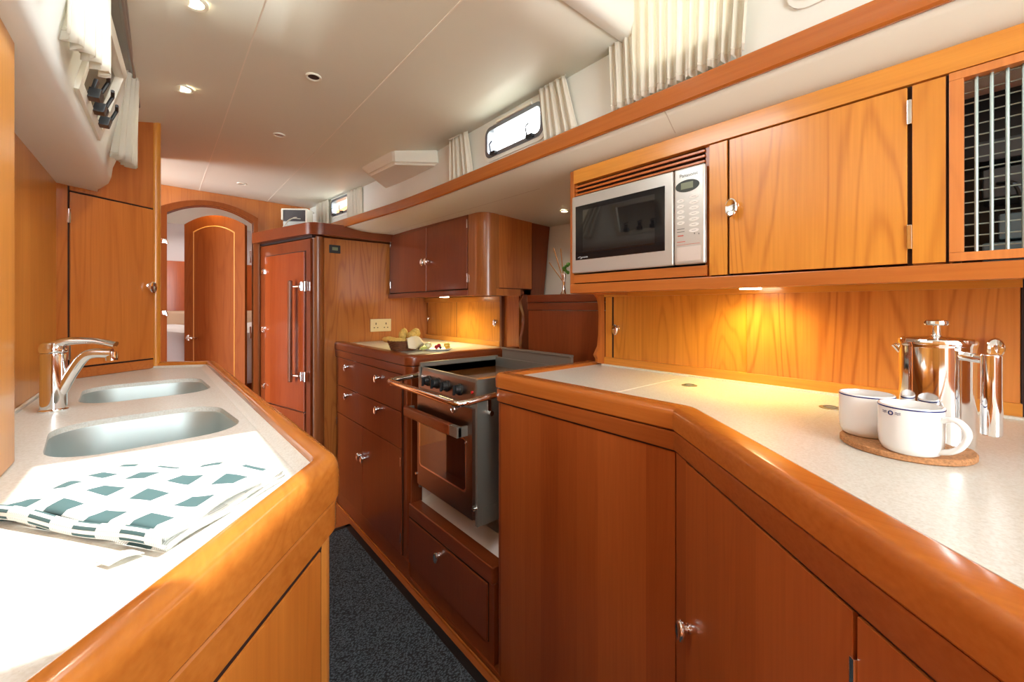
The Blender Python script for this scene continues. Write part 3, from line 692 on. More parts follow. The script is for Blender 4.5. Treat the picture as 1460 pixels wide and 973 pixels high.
m.grid(46, 8, roll, uv=True); m.build('rolled_fold', cm, tw, 80, solid=.0025)
m = MB(); m.grid(6, 2, lambda u, v: Vector((-.012 - .026 * u - .010 * v, .566 - .006 * u + .016 * v, 1.1275 + .003 * math.sin(u * 3))), uv=True); m.build('hanging_loop', flat('white_tape', (.82, .82, .78), .9), tw, 80, solid=.001)

# partition beside the camera and the tall port cabinet
m = MB(); m.box(-.27, -.18, -.6, 1.04, 1.126, 2.10, .004)
tag(m.build('partition_panel', w_hull), 'golden cherry partition at the frame edge, standing on the sink worktop', 'panel')
FT = Fr((0.0, 2.30), (-math.sin(math.radians(52.8)), -math.cos(math.radians(52.8))), (math.cos(math.radians(52.8)), -math.sin(math.radians(52.8))))
tc_ = thing('tall_cabinet', 'tall golden cherry cabinet standing behind the twin sinks', 'cabinet', (-.12, 2.25, 0))
bp = [FT.P(.345, -.005, 0)[:2], FT.P(0.004, -.005, 0)[:2], (.0, 2.34), (.0, 3.0), (-.6, 3.0), (-.6, 2.12), (-.272, 2.12)]
m = MB(); m.prism(bp, 0.0, 2.19); m.build('cabinet_body', w_mid, tc_)
m = MB(); FT.box(m, .030, .306, 1.790, 2.165, -.004, .006, .002); m.build('top_panel', w_mid, tc_)
m = MB(); FT.box(m, .030, .306, 1.168, 1.784, -.004, .008, .002); dr = m.build('cabinet_door', wood('cherry_tall_door', (.56, .17, .03), 'Z', seed=30, figure=.8, stripe=.03), tc_)
latch(FT, .048, 1.467, .008, dr)
for z in (1.675, 1.195): hinge(FT, .309, z, z + .05, .006, dr)
m = MB(); FT.box(m, .030, .306, 1.126, 1.162, -.004, .006, .002); m.build('lower_rail', w_mid_y, tc_)
m = MB(); FT.box(m, .312, .350, 1.126, 2.165, -.004, .006, .002); m.build('side_stile', w_mid, tc_)
m = MB(); FT.box(m, .027, .312, 1.126, 2.165, -.005, .002); m.build('shadow_gap', gap_m, tc_)
m = MB(); m.tube([FT.P(.013, -.006, 0.0), FT.P(.013, -.006, 2.175)], .0175, 20); m.build('rounded_corner_post', w_gold, tc_)

# ------------------------------------------------------------------ fridge cabinet
FR1 = Fr((.786, 3.0), (-.2535, .9673), (-.9673, -.2535))
FRS = Fr((.95, 3.03), (1, 0), (0, -1))
fc = thing('fridge_cabinet', 'tall red cherry cabinet with the fridge door, by the arched doorway', 'cabinet', (.95, 3.3, 0))
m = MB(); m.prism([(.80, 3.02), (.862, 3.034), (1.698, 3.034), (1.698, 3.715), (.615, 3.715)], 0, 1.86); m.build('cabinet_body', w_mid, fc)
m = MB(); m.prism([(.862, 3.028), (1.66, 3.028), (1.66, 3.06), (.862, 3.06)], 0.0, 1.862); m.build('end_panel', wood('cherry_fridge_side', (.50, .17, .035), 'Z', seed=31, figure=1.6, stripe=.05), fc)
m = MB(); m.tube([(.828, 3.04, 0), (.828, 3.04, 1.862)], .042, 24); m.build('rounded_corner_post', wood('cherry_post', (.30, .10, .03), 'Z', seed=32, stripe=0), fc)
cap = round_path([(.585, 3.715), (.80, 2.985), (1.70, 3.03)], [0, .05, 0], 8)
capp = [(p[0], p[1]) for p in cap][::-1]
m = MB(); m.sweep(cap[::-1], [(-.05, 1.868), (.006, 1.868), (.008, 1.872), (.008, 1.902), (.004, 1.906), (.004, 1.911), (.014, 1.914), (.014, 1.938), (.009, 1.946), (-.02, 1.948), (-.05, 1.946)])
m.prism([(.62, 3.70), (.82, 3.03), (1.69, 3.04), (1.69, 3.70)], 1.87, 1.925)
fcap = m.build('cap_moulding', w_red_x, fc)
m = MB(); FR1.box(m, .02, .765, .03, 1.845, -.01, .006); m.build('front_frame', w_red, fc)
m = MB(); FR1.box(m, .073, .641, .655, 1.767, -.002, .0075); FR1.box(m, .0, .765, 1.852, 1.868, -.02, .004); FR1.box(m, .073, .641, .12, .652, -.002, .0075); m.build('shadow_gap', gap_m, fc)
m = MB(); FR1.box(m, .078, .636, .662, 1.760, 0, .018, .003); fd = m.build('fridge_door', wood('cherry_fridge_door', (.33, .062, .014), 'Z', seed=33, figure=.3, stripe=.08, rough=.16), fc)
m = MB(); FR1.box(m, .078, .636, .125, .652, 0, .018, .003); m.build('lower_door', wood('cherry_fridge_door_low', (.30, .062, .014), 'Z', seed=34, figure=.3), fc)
for z in (1.648, 1.209, .781):
    m = MB(); FR1.box(m, .625, .668, z - .022, z + .022, .010, .030, .005); m.tube([FR1.P(.640, .026, z), FR1.P(.640, .040, z)], .012, 14); m.build('hinge', chrome, fd)
def rrod(m, fr, s, t, z0, z1, w=.017): fr.box(m, s - w, s + w, z0, z1, t, t + .022, .009, 4)
m = MB(); rrod(m, FR1, .190, .045, .86, 1.565, .018); bar = m.build('pull_bar', w_dark, fd)
for z in (1.521, .906):
    m = MB(); FR1.box(m, .045, .130, z - .028, z + .028, .008, .028, .006); FR1.box(m, .040, .072, z - .036, z + .036, .004, .034, .006)
    m.tube([FR1.P(.12, .03, z), FR1.P(.20, .05, z)], .009, 12); m.tube([FR1.P(.09, .028, z - .03), FR1.P(.09, .028, z + .03)], .009, 12); m.build('latch', chrome, fd)
dp = MB(); dp.box(.899, .975, 3.020, 3.030, 1.759, 1.816, .003); dpo = dp.build('temperature_display', black, fc)
dp = MB(); dp.box(.918, .956, 3.0185, 3.021, 1.778, 1.800); dp.build('screen', flat('lcd_green_grey', (.22, .27, .16), .3), dpo)
# appliance on top
ap = thing('control_unit', 'dark boxy appliance with a white top and loose cables on the fridge cabinet', 'appliance', (.775, 3.36, 1.925))
q = Matrix.Rotation(math.radians(-38), 3, 'Z'); ac = Vector((.79, 3.40, 0))
def ab(m, x0, x1, y0, y1, z0, z1, bev=.003): m.hexa([ac + q @ Vector(p) for p in ((x0, y0, z0), (x1, y0, z0), (x1, y1, z0), (x0, y1, z0), (x0, y0, z1), (x1, y0, z1), (x1, y1, z1), (x0, y1, z1))], bev)
m = MB(); ab(m, -.085, .085, -.06, .06, 1.926, 2.095, .01); m.build('casing', flat('dark_glossy_grey', (.08, .08, .085), .15), ap)
m = MB(); ab(m, -.092, .092, -.066, .066, 2.094, 2.104, .003); ab(m, .080, .094, -.066, .03, 1.98, 2.098); ab(m, -.094, -.080, -.066, -.03, 2.02, 2.098); m.build('lid', white_p, ap)
m = MB(); ab(m, -.080, .080, -.064, -.058, 1.93, 2.01); m.build('front_panel', flat('pale_grey_panel', (.55, .62, .60), .3), ap)
m = MB(); m.tube([(.70, 3.30, 1.932), (.685, 3.28, 1.98), (.73, 3.30, 2.02), (.79, 3.33, 2.03), (.82, 3.36, 2.05)], .0035, 8, smooth=6)
m.tube([(.66, 3.33, 1.93), (.69, 3.34, 1.98), (.74, 3.34, 2.03), (.775, 3.345, 2.04)], .003, 8, smooth=6); m.tube([(.84, 3.30, 1.99), (.875, 3.27, 2.01), (.89, 3.25, 1.97), (.93, 3.25, 1.935)], .003, 8, smooth=6); m.build('cable', white_p, ap)
# double socket
so = thing('wall_socket', 'cream double power socket on the cherry panel above the bread basket', 'socket', (1.27, 3.028, 1.24))
m = MB(); m.box(1.190, 1.352, 3.019, 3.028, 1.195, 1.290, .003); m.build('face_plate', flat('cream_plastic', (.85, .74, .42), .35), so)
for cx in (1.232, 1.310):
    m = MB(); m.box(cx - .003, cx + .003, 3.0175, 3.020, 1.247, 1.262); m.box(cx - .017, cx - .009, 3.0175, 3.020, 1.222, 1.228); m.box(cx + .009, cx + .017, 3.0175, 3.020, 1.222, 1.228)
    m.build('socket_hole', gap_m, so)

# ------------------------------------------------------------------ drawer cabinet, its counter, wall cabinet above
RIMP = [(-.05, 1.124), (-.049, 1.131), (-.045, 1.1355), (-.038, 1.1375), (-.004, 1.1375), (.005, 1.1355), (.011, 1.130), (.0145, 1.119), (.0145, 1.0875), (.012, 1.084), (-.05, 1.084)]
GROOVEP = [(-.04, 1.030), (.004, 1.030), (.004, 1.090), (-.04, 1.090)]
BANDP = [(-.03, 1.035), (.008, 1.035), (.010, 1.038), (.010, 1.076), (.008, 1.080), (-.03, 1.080)]
dc = thing('drawer_cabinet', 'red cherry base cabinet with two drawers over a pair of doors', 'cabinet', (1.2, 2.45, 0))
dpath = round_path([(.95, 3.028), (.95, 1.905), (1.685, 1.905)], [0, .045, 0], 8)
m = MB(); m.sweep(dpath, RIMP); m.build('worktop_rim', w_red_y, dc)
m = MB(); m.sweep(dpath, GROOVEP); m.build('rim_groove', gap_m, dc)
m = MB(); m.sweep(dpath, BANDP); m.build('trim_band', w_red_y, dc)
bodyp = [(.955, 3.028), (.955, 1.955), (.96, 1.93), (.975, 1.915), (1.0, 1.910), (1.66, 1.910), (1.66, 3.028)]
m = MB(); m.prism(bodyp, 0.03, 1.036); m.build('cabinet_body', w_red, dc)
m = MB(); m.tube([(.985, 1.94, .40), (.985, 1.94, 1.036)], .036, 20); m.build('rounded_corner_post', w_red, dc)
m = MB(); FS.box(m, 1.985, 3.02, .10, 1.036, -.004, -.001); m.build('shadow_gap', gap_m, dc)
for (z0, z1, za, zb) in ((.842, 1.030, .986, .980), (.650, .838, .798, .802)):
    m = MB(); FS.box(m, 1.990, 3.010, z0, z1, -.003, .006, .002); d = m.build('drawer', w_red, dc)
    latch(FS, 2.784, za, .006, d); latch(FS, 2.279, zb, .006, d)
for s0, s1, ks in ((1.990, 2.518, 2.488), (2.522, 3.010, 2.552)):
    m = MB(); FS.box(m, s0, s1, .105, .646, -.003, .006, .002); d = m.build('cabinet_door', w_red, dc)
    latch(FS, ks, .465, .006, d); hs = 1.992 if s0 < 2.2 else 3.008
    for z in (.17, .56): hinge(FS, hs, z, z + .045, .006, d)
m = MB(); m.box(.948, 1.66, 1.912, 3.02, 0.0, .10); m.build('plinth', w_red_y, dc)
m = MB(); m.prism([(1.0, 3.026), (1.0, 1.955), (1.66, 1.955), (1.66, 3.026)], 1.10, 1.125); tag(m.build('worktop', top_m), 'small cream worktop carrying the bread basket', 'worktop')
# sliding-door cupboard behind it
bc = thing('backsplash_cupboard', 'cherry cupboard with two sliding doors behind the bread basket', 'cupboard', (1.68, 2.5, 1.126))
m = MB(); m.box(1.645, 1.66, 2.06, 3.026, 1.126, 1.160, .002); m.build('bottom_track', w_gold_y, bc)
m = MB(); m.box(1.645, 1.66, 2.06, 3.026, 1.415, 1.45, .002); m.build('top_track', w_gold_y, bc)
m = MB(); m.box(1.672, 1.695, 1.90, 3.026, 1.126, 1.47); m.build('back_panel', w_mid, bc)
F6 = Fr((1.66, 0), (0, 1), (-1, 0))
m = MB(); F6.box(m, 2.555, 3.02, 1.15, 1.42, -.010, -.004, .001); d = m.build('sliding_door', w_gold, bc); latch(F6, 2.985, 1.292, -.004, d)
m = MB(); F6.box(m, 2.06, 2.57, 1.15, 1.42, -.004, .004, .001); d = m.build('sliding_door', w_gold, bc); latch(F6, 2.098, 1.285, .004, d)
m = MB(); F6.box(m, 2.570, 2.580, 1.15, 1.42, -.003, .002); m.build('edge_strip', w_dark, bc)
m = MB(); F6.box(m, 2.04, 2.06, 1.126, 1.45, -.01, .012, .002); m.build('edge_strip', w_dark, bc)
# wall cabinet
wc = thing('wall_cabinet', 'red cherry wall cabinet with twin doors above the bread basket', 'cabinet', (1.5, 2.4, 1.45))
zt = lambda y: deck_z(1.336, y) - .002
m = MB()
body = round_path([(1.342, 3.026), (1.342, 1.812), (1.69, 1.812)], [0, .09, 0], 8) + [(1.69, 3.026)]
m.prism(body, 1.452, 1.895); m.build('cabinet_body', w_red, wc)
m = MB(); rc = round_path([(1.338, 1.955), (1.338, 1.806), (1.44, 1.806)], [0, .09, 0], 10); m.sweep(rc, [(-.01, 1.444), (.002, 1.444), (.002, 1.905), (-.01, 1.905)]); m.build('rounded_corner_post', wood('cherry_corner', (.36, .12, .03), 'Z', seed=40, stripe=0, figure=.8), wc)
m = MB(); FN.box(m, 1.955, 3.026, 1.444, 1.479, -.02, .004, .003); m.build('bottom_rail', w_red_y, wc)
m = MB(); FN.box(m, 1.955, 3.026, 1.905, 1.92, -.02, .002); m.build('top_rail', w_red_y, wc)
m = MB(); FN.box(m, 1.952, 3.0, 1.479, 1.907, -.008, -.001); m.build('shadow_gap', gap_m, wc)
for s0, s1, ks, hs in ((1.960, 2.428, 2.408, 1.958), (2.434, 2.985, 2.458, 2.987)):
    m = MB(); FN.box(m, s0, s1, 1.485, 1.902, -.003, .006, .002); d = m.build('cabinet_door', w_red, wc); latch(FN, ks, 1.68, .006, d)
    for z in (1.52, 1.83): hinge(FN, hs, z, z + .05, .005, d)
m = MB(); m.box(1.44, 1.69, 1.803, 1.812, 1.488, 1.895, .001); m.box(1.42, 1.60, 1.803, 1.812, 1.444, 1.482, .001); m.build('side_panel', w_mid, wc)
# lamp under the wall cabinet
ul = thing('under_cabinet_light', 'warm lamp under the wall cabinet lighting the bread counter', 'lamp', (1.55, 2.42, 1.45), 'under-cabinet lamps')
m = MB(); m.lathe([(0, 0), (.03, 0), (.03, -.008), (0, -.008)], (1.46, 2.42, 1.452), (0, 0, 1), 24); m.build('lens', glow, ul)
spot('under_cabinet_lamp', (1.42, 2.40, 1.43), 10, (1, .80, .34), 3.0, 1.0, (1.42, 2.40, 1.0), .05)
# partition between the bread counter and the cooker
pp = [(1.46, 1.483), (1.60, 1.483), (1.632, 1.47), (1.628, 1.44), (1.612, 1.415), (1.618, 1.385), (1.636, 1.34), (1.640, 1.30), (1.632, 1.25), (1.618, 1.20), (1.616, 1.135), (1.616, .30), (1.705, .30), (1.71, 1.30), (1.852, 1.895), (1.69, 1.895), (1.46, 1.895)]
pp = [(1.700, 1.895), (1.700, 1.484), (1.60, 1.484), (1.632, 1.47), (1.628, 1.44), (1.612, 1.415), (1.618, 1.385), (1.636, 1.34), (1.640, 1.30), (1.632, 1.25), (1.618, 1.20), (1.616, 1.145), (1.616, 1.0), (1.745, 1.0), (1.80, 1.45), (1.855, 1.895)]
m = MB(); m.prism(pp, 0, .025, fy(1.812), bev=.002); tag(m.build('partition_panel', w_red), 'red cherry partition with a scalloped edge behind the cooker', 'panel')

# ------------------------------------------------------------------ bread basket and fruit
bk = thing('bread_basket', 'small dark wicker basket on the forward worktop', 'basket', (1.075, 2.25, 1.126))
bcx, bcy = 1.085, 2.262
m = MB()
for k in range(9):
    h = .004 + k * .0065; r = .062 + .020 * k / 8; pts = []
    for j in range(49):
        a = 2 * PI * j / 48; rr = r + .0022 * math.cos(a * 12 + (PI if k % 2 else 0)); pts.append((bcx + rr * math.cos(a) * 1.05, bcy + rr * math.sin(a) * .95, 1.126 + h))
    m.tube(pts, .0034, 6)
m.build('wicker_side', flat('dark_wicker', (.16, .055, .018), .6, var=.5), bk)
m = MB(); m.lathe([(0, .002), (.062, .002), (.062, .006), (0, .006)], (bcx, bcy, 1.126)); m.build('basket_floor', flat('wicker_base', (.12, .04, .015), .7), bk)
m = MB()
for k in range(24):
    a = 2 * PI * k / 24; m.tube([(bcx + .060 * math.cos(a), bcy + .058 * math.sin(a), 1.128), (bcx + .082 * math.cos(a), bcy + .078 * math.sin(a), 1.186)], .003, 6)
m.build('stakes', flat('wicker_stakes', (.22, .08, .03), .6), bk)
def nap(u, v):
    a = -1.75 + 2.3 * u; r = .062 + .050 * v + .007 * math.sin(u * 14); dz = .062 + .012 * math.sin(u * 6) - .052 * max(0, v - .5) * 2 * (1 + .3 * math.sin(u * 9))
    return (bcx + r * math.cos(a) * 1.05 , bcy + r * math.sin(a), 1.126 + .012 + dz * (1 if v > .4 else .95))
m = MB(); m.grid(30, 10, nap); tag(m.build('napkin', flat('cream_napkin', (.86, .78, .55), .9), None, 80, solid=.0015), 'cream cloth napkin hanging over the basket rim', 'napkin')
BR = [('long crusty roll at the fridge end of the basket', (1.020, 2.300, 1.190), (.022, .060, .018), 20, 12), ('pale flat roll lying in front in the basket', (1.045, 2.235, 1.188), (.05, .020, .015), -30, 0), ('seeded bread roll standing upright in the basket middle', (1.105, 2.300, 1.215), (.024, .028, .040), 10, 15), ('golden croissant leaning over the napkin side of the basket', (1.150, 2.250, 1.212), (.052, .024, .026), 35, -18)]
for lab, c, r, rz, ry in BR:
    R = Matrix.Rotation(math.radians(rz), 3, 'Z') @ Matrix.Rotation(math.radians(ry), 3, 'Y')
    m = MB(); m.blob(c, r, 3, .10, R)
    if 'croissant' in lab:
        for s in (-1, 0, 1): m.blob(Vector(c) + R @ Vector((s * .026, .0, .006)), (.020, .028, .028), 3, .08, R)
    tag(m.build('bread_roll', bread, None, 80), lab, 'bread', 'bread in the basket')
pl = MB(); pl.lathe([(0, .001), (.05, .001), (.065, .008), (.066, .010), (.05, .004), (0, .003)], (1.24, 2.13, 1.1255), (0, 0, 1), 40, sx=1.3, sy=.75, rot=-.5)
tag(pl.build('fruit_plate', china), 'small oval white plate of fruit beside the basket', 'plate')
leafm = flat('pale_green_fruit', (.62, .72, .22), .4); raspm = flat('raspberry_red', (.42, .015, .03), .4, bump=(300, .8)); orm = flat('orange_fruit', (.85, .48, .05), .35); dkm = flat('blueberry', (.02, .03, .07), .3)
FRUIT = [('melon_slice', 'pale green melon slice against the napkin', (1.170, 2.165, 1.142), (.034, .014, .012), 30, leafm), ('melon_slice', 'rounded white-green melon piece on the plate', (1.205, 2.180, 1.153), (.022, .020, .020), 0, flat('pale_melon', (.80, .82, .50), .35)),
 ('raspberry', 'red raspberry next to the melon', (1.232, 2.130, 1.146), (.011, .011, .012), 0, raspm), ('raspberry', 'second red raspberry, stacked higher on the plate', (1.255, 2.140, 1.152), (.012, .012, .012), 0, raspm), ('blueberry', 'dark blueberry in front of the raspberries', (1.248, 2.112, 1.143), (.008, .008, .008), 0, dkm),
 ('orange_segment', 'orange segment at the cooker end of the plate', (1.288, 2.100, 1.144), (.022, .010, .010), 20, orm), ('orange_segment', 'yellow-orange segment on top of the others', (1.298, 2.122, 1.155), (.018, .010, .012), -20, flat('yellow_fruit', (.88, .66, .08), .35))]
for nm, lab, c, r, rz, mt in FRUIT:
    m = MB(); m.blob(c, r, 3, .05, Matrix.Rotation(math.radians(rz), 3, 'Z')); tag(m.build(nm, mt, None, 80), lab, 'fruit')

# ------------------------------------------------------------------ cooker bay
bay = thing('cooker_bay', 'white lined recess with cherry sill and drawer below the cooker', 'cabinet', (1.2, 1.55, 0))
m = MB(); m.box(1.00, 1.60, 1.225, 1.90, .385, .397); m.box(1.585, 1.60, 1.225, 1.90, .39, 1.0); m.box(1.01, 1.60, 1.225, 1.229, .39, .60); m.box(1.01, 1.60, 1.885, 1.89, .39, 1.0)
m.hexa([(1.005, 1.229, .398), (1.08, 1.229, .398), (1.08, 1.885, .398), (1.005, 1.885, .398), (1.005, 1.229, .4012), (1.08, 1.229, .430), (1.08, 1.885, .430), (1.005, 1.885, .4012)])
m.build('white_tray', white_g, bay)
m = MB(); FS.box(m, 1.225, 1.908, .335, .402, -.06, .004, .006, 3); m.build('sill', w_red_y, bay)
m = MB(); FS.box(m, 1.225, 1.905, .03, .335, -.05, -.004); m.build('lower_frame', w_red, bay)
m = MB(); FS.box(m, 1.258, 1.905, .110, .326, -.003, .006, .002); d = m.build('drawer', w_red, bay); latch(FS, 1.607, .279, .006, d)
m = MB(); FS.box(m, 1.256, 1.912, .106, .333, -.004, -.001); m.build('shadow_gap', gap_m, bay)
m = MB(); m.box(.948, 1.6, 1.225, 1.911, 0.0, .029); m.build('plinth', w_red_y, bay)
m = MB(); m.prism([(.955, .40), (1.0, .40), (1.0, 1.036), (.958, 1.036), (.958, .50), (.957, .44)], 0, .012, fy(1.896)); m.build('side_cheek', w_red, bay)
# gimballed cooker
ck = thing('gimballed_cooker', 'stainless gimballed cooker with black knobs and wooden oven handle', 'cooker', (1.17, 1.55, .402))
Y0, Y1, XF, XK = 1.302, 1.775, .935, 1.40
m = MB(); m.box(XF, XK, Y0, Y1, .545, 1.055, .003); m.box(XF - .004, XK, Y0 - .002, Y0 + .012, .53, 1.098, .001); m.box(XF - .004, XK, Y1 - .012, Y1 + .002, .53, 1.098, .001); m.box(XF + .02, 1.38, Y0 - .004, Y0, .53, .60); m.build('cooker_body', steel, ck)
FK = Fr((XF, 0), (0, 1), (-1, 0))
m = MB(); m.hexa([(XF - .006, Y0 + .008, 1.003), (XF + .03, Y0 + .008, 1.003), (XF + .03, Y1 - .008, 1.003), (XF - .006, Y1 - .008, 1.003), (XF + .004, Y0 + .008, 1.085), (XF + .03, Y0 + .008, 1.085), (XF + .03, Y1 - .008, 1.085), (XF + .004, Y1 - .008, 1.085)], .002); cp = m.build('control_panel', steel_d, ck)
for s in (1.685, 1.605, 1.525, 1.425):
    c = Vector((XF - .001, s, 1.043)); m = MB(); m.lathe([(0, 0), (.024, 0), (.024, .006), (.020, .009), (.018, .024), (.016, .027), (0, .027)], c, (-1, 0, .12), 28)
    m.hexa([c + Vector((-.024, -.004, -.020)), c + Vector((-.036, -.004, -.020)), c + Vector((-.036, .004, -.020)), c + Vector((-.024, .004, -.020)), c + Vector((-.024, -.004, .020)), c + Vector((-.036, -.004, .020)), c + Vector((-.036, .004, .020)), c + Vector((-.024, .004, .020))], .0015)
    m.build('control_knob', black, cp)
m = MB(); m.lathe([(0, 0), (.006, 0), (.006, .006), (0, .008)], (XF, 1.337, 1.045), (-1, 0, 0), 16); m.build('indicator_lamp', flat('red_lens', (.5, .02, .02), .2), cp)
m = MB(); FK.box(m, Y0 + .012, Y1 - .012, .555, .985, .001, .018, .002); od = m.build('oven_door', steel_d, ck)
m = MB(); wnd = rrect(1.547, .755, .385, .215, .02, 5); m.prism(wnd, .0182, .0195, mp(FK)); m.build('window_surround', flat('bright_edge', (.7, .68, .66), .15, 1.0), od)
m = MB(); m.prism(rrect(1.547, .755, .370, .200, .016, 5), .0195, .0205, mp(FK)); m.build('window_glass', blackg, od)
m = MB(); FK.box(m, 1.40, 1.80, .872, .918, .045, .072, .008, 3); m.build('wooden_grip', w_red_y, od)
m = MB(); FK.box(m, 1.345, 1.402, .874, .916, .045, .068, .003); FK.box(m, 1.345, 1.355, .876, .914, .018, .060); m.build('grip_bracket', steel, od)
m = MB(); FK.box(m, 1.79, 1.80, .876, .914, .018, .060); m.build('grip_bracket', steel, od)
m = MB(); pts = [(XF - .024, 1.445 + .014 * math.cos(a), .962 + .014 * math.sin(a)) for a in [2 * PI * k / 20 for k in range(21)]]; m.tube(pts, .003, 8); m.build('ring_pull', chrome, od)
for y in (Y0 + .006, Y1 - .004):
    m = MB(); m.tube([(XF - .004, y, .60), (XF - .022, y, .60)], .006, 10); m.build('travel_bolt', chrome, ck)
m = MB(); m.box(XF + .03, XK - .005, Y0 + .012, Y1 - .012, 1.055, 1.062); m.build('ceramic_hob', flat('hob_reflection_brown', (.20, .075, .020), .12, coat=.5), ck)  # orange-brown reflection put into the hob's base colour
m = MB(); m.box(XF + .004, XF + .016, Y0, Y1, 1.060, 1.098, .002); m.box(XF, XK, Y1 - .012, Y1, 1.055, 1.118, .001)
m.box(XK - .01, XK + .004, Y0 - .075, Y1 - .06, 1.10, 1.162, .002); m.box(XK - .02, XK + .006, Y0 - .075, Y1 - .06, 1.156, 1.166, .002); m.box(XK - .016, XK + .004, Y0, Y1, 1.055, 1.11, .001)
m.build('fiddle_rail', steel, ck)
m = MB(); m.tube([(XF + .12, Y0 + .001, .99), (XF + .12, Y0 - .03, .99)], .008, 12); m.build('gimbal_pivot', chrome, ck)
m = MB(); m.lathe([(0, 0), (.010, 0), (.010, .02), (0, .02)], (XF + .05, Y0 - .004, .965), (0, -1, 0), 16); m.box(XF + .045, XF + .06, Y0 - .006, Y0, .965, 1.02); m.build('gimbal_lock', chrome, ck)
m = MB(); m.tube([(.955, 1.815, 1.052), (.86, 1.812, 1.046), (.815, 1.808, 1.042), (.798, 1.775, 1.040), (.797, 1.50, 1.038), (.798, 1.27, 1.036), (.815, 1.235, 1.037), (.86, 1.224, 1.042), (.955, 1.222, 1.050)], .0125, 16, smooth=6)
cb = m.build('crash_bar', chrome); tag(cb, 'bent polished steel crash bar in front of the cooker', 'safety bar')
m = MB(); m.lathe([(0, 0), (.017, 0), (.017, .004), (.011, .006), (0, .006)], (.955, 1.815, 1.052), (-1, 0, 0), 18); m.lathe([(0, 0), (.012, 0), (.012, .02), (0, .02)], (.812, 1.80, 1.022), (0, 0, 1), 14); m.build('end_flange', chrome, cb)

# locker behind the cooker with the reed diffuser
FL = Fr((1.55, 1.185), (-.139, .990), (-.990, -.139))
bx = thing('locker_box', 'low red cherry locker with a moulded edge behind the cooker', 'locker', (1.6, 1.4, .9))
m = MB(); FL.box(m, -.02, .435, .95, 1.362, -.14, 0); m.build('locker_front', w_red, bx)
m = MB(); FL.box(m, -.02, .435, 1.364, 1.402, -.14, .010, .004); m.build('lower_moulding', w_red_y, bx)
m = MB(); FL.box(m, -.02, .435, 1.404, 1.443, -.14, .016, .006, 3); m.build('top_moulding', w_red_y, bx)
rd = thing('reed_diffuser', 'slim steel vase holding tan reeds and a green sprig', 'vase', (1.60, 1.385, 1.443))
vc = (1.588, 1.452, 1.4435)
m = MB(); m.lathe([(0, 0), (.018, 0), (.019, .003), (.012, .02), (.007, .05), (.010, .075), (.016, .10), (.017, .108), (.014, .108), (.006, .06), (0, .05)], vc, (0, 0, 1), 24); m.build('vase', chrome, rd)
for dx, dy_, h in ((-.020, .055, .245), (-.004, .020, .24), (-.032, .075, .17)):
    m = MB(); m.tube([(vc[0], vc[1], vc[2] + .06), (vc[0] + dx, vc[1] + dy_, vc[2] + h)], .0028, 8); m.build('reed', flat('tan_reed', (.55, .28, .09), .6), rd)
m = MB()
for k in range(7):
    a = k * 0.9; c = Vector((vc[0] + .012 * math.cos(a) + .004, vc[1] - .012 + .010 * math.sin(a), vc[2] + .115 + .007 * k)); m.blob(c, (.012, .006, .010), 2, .1, Matrix.Rotation(a, 3, 'Z'))
m.build('green_sprig', flat('leaf_green', (.08, .28, .03), .5), rd)

# ------------------------------------------------------------------ starboard base cabinet and worktop
sb = thing('base_cabinet', 'long red cherry base cabinet aft of the cooker, angled towards the camera', 'cabinet', (1.2, .8, 0))
spath = round_path([(1.50, 1.205), (.95, 1.205), (.95, .5013), (.95 - SA * 1.35, .5013 - CA * 1.35)], [0, .03, .006, 0], 6)
m = MB(); m.sweep(spath, RIMP); m.build('worktop_rim', w_trim, sb)
m = MB(); m.sweep(spath, GROOVEP); m.build('rim_groove', gap_m, sb)
m = MB(); m.sweep(spath, BANDP); m.build('trim_band', wood('cherry_band', (.34, .085, .017), 'Y', seed=41, stripe=0, figure=.3, rough=.2), sb)
E1 = FA.P(1.35, 0, 0)[:2]
m = MB(); m.prism([(1.50, 1.20), (.98, 1.20), (.96, 1.19), (.955, 1.17), (.955, .503), (E1[0] + .005, E1[1]), (1.50, E1[1])], 0.03, 1.034); m.build('cabinet_body', w_red, sb)
w_red_b = wood('cherry_long_panel', (.36, .084, .017), 'Z', seed=42, stripe=.30, figure=.2)
w_or = wood('cherry_angled_door', (.39, .095, .019), 'Z', seed=43, stripe=.10, figure=.5)
m = MB(); FS.box(m, .506, 1.178, .03, 1.030, -.006, .002, .001); m.build('front_panel', w_red_b, sb)
m = MB(); m.tube([(.972, 1.182, .03), (.972, 1.182, 1.034)], .024, 18); m.build('rounded_corner_post', w_red, sb)
m = MB(); FA.box(m, .0, .058, .03, 1.030, -.006, .003, .001); m.build('corner_stile', w_red_b, sb)
m = MB(); FA.box(m, .0, 1.3, .10, 1.034, -.006, -.001); m.build('shadow_gap', gap_m, sb)
m = MB(); FA.box(m, .062, .520, .105, 1.028, -.003, .006, .0015); d = m.build('cabinet_door', w_or, sb); latch(FA, .078, .666, .006, d, scale=1.3)
m = MB(); FA.box(m, .526, 1.10, .105, 1.028, -.003, .006, .0015); d = m.build('cabinet_door', w_or, sb)
hinge(FA, .523, .925, .978, .006, d); hinge(FA, .523, .20, .25, .006, d)
m = MB(); m.box(.948, 1.5, .52, 1.225, 0, .03); m.box(1.0, 1.5, -.5, .52, 0, .03); m.build('plinth', w_red_y, sb)
ins = [(1.50, 1.155), (1.00, 1.155), (1.00, .519), (1.0 - SA * 1.35, .519 - CA * 1.35)]
m = MB(); m.prism([ins[0], ins[1], ins[2], ins[3], (1.50, ins[3][1])], 1.095, 1.125); wk = m.build('worktop', top_m); tag(wk, 'long speckled cream worktop with the mugs and coffee pot', 'worktop')
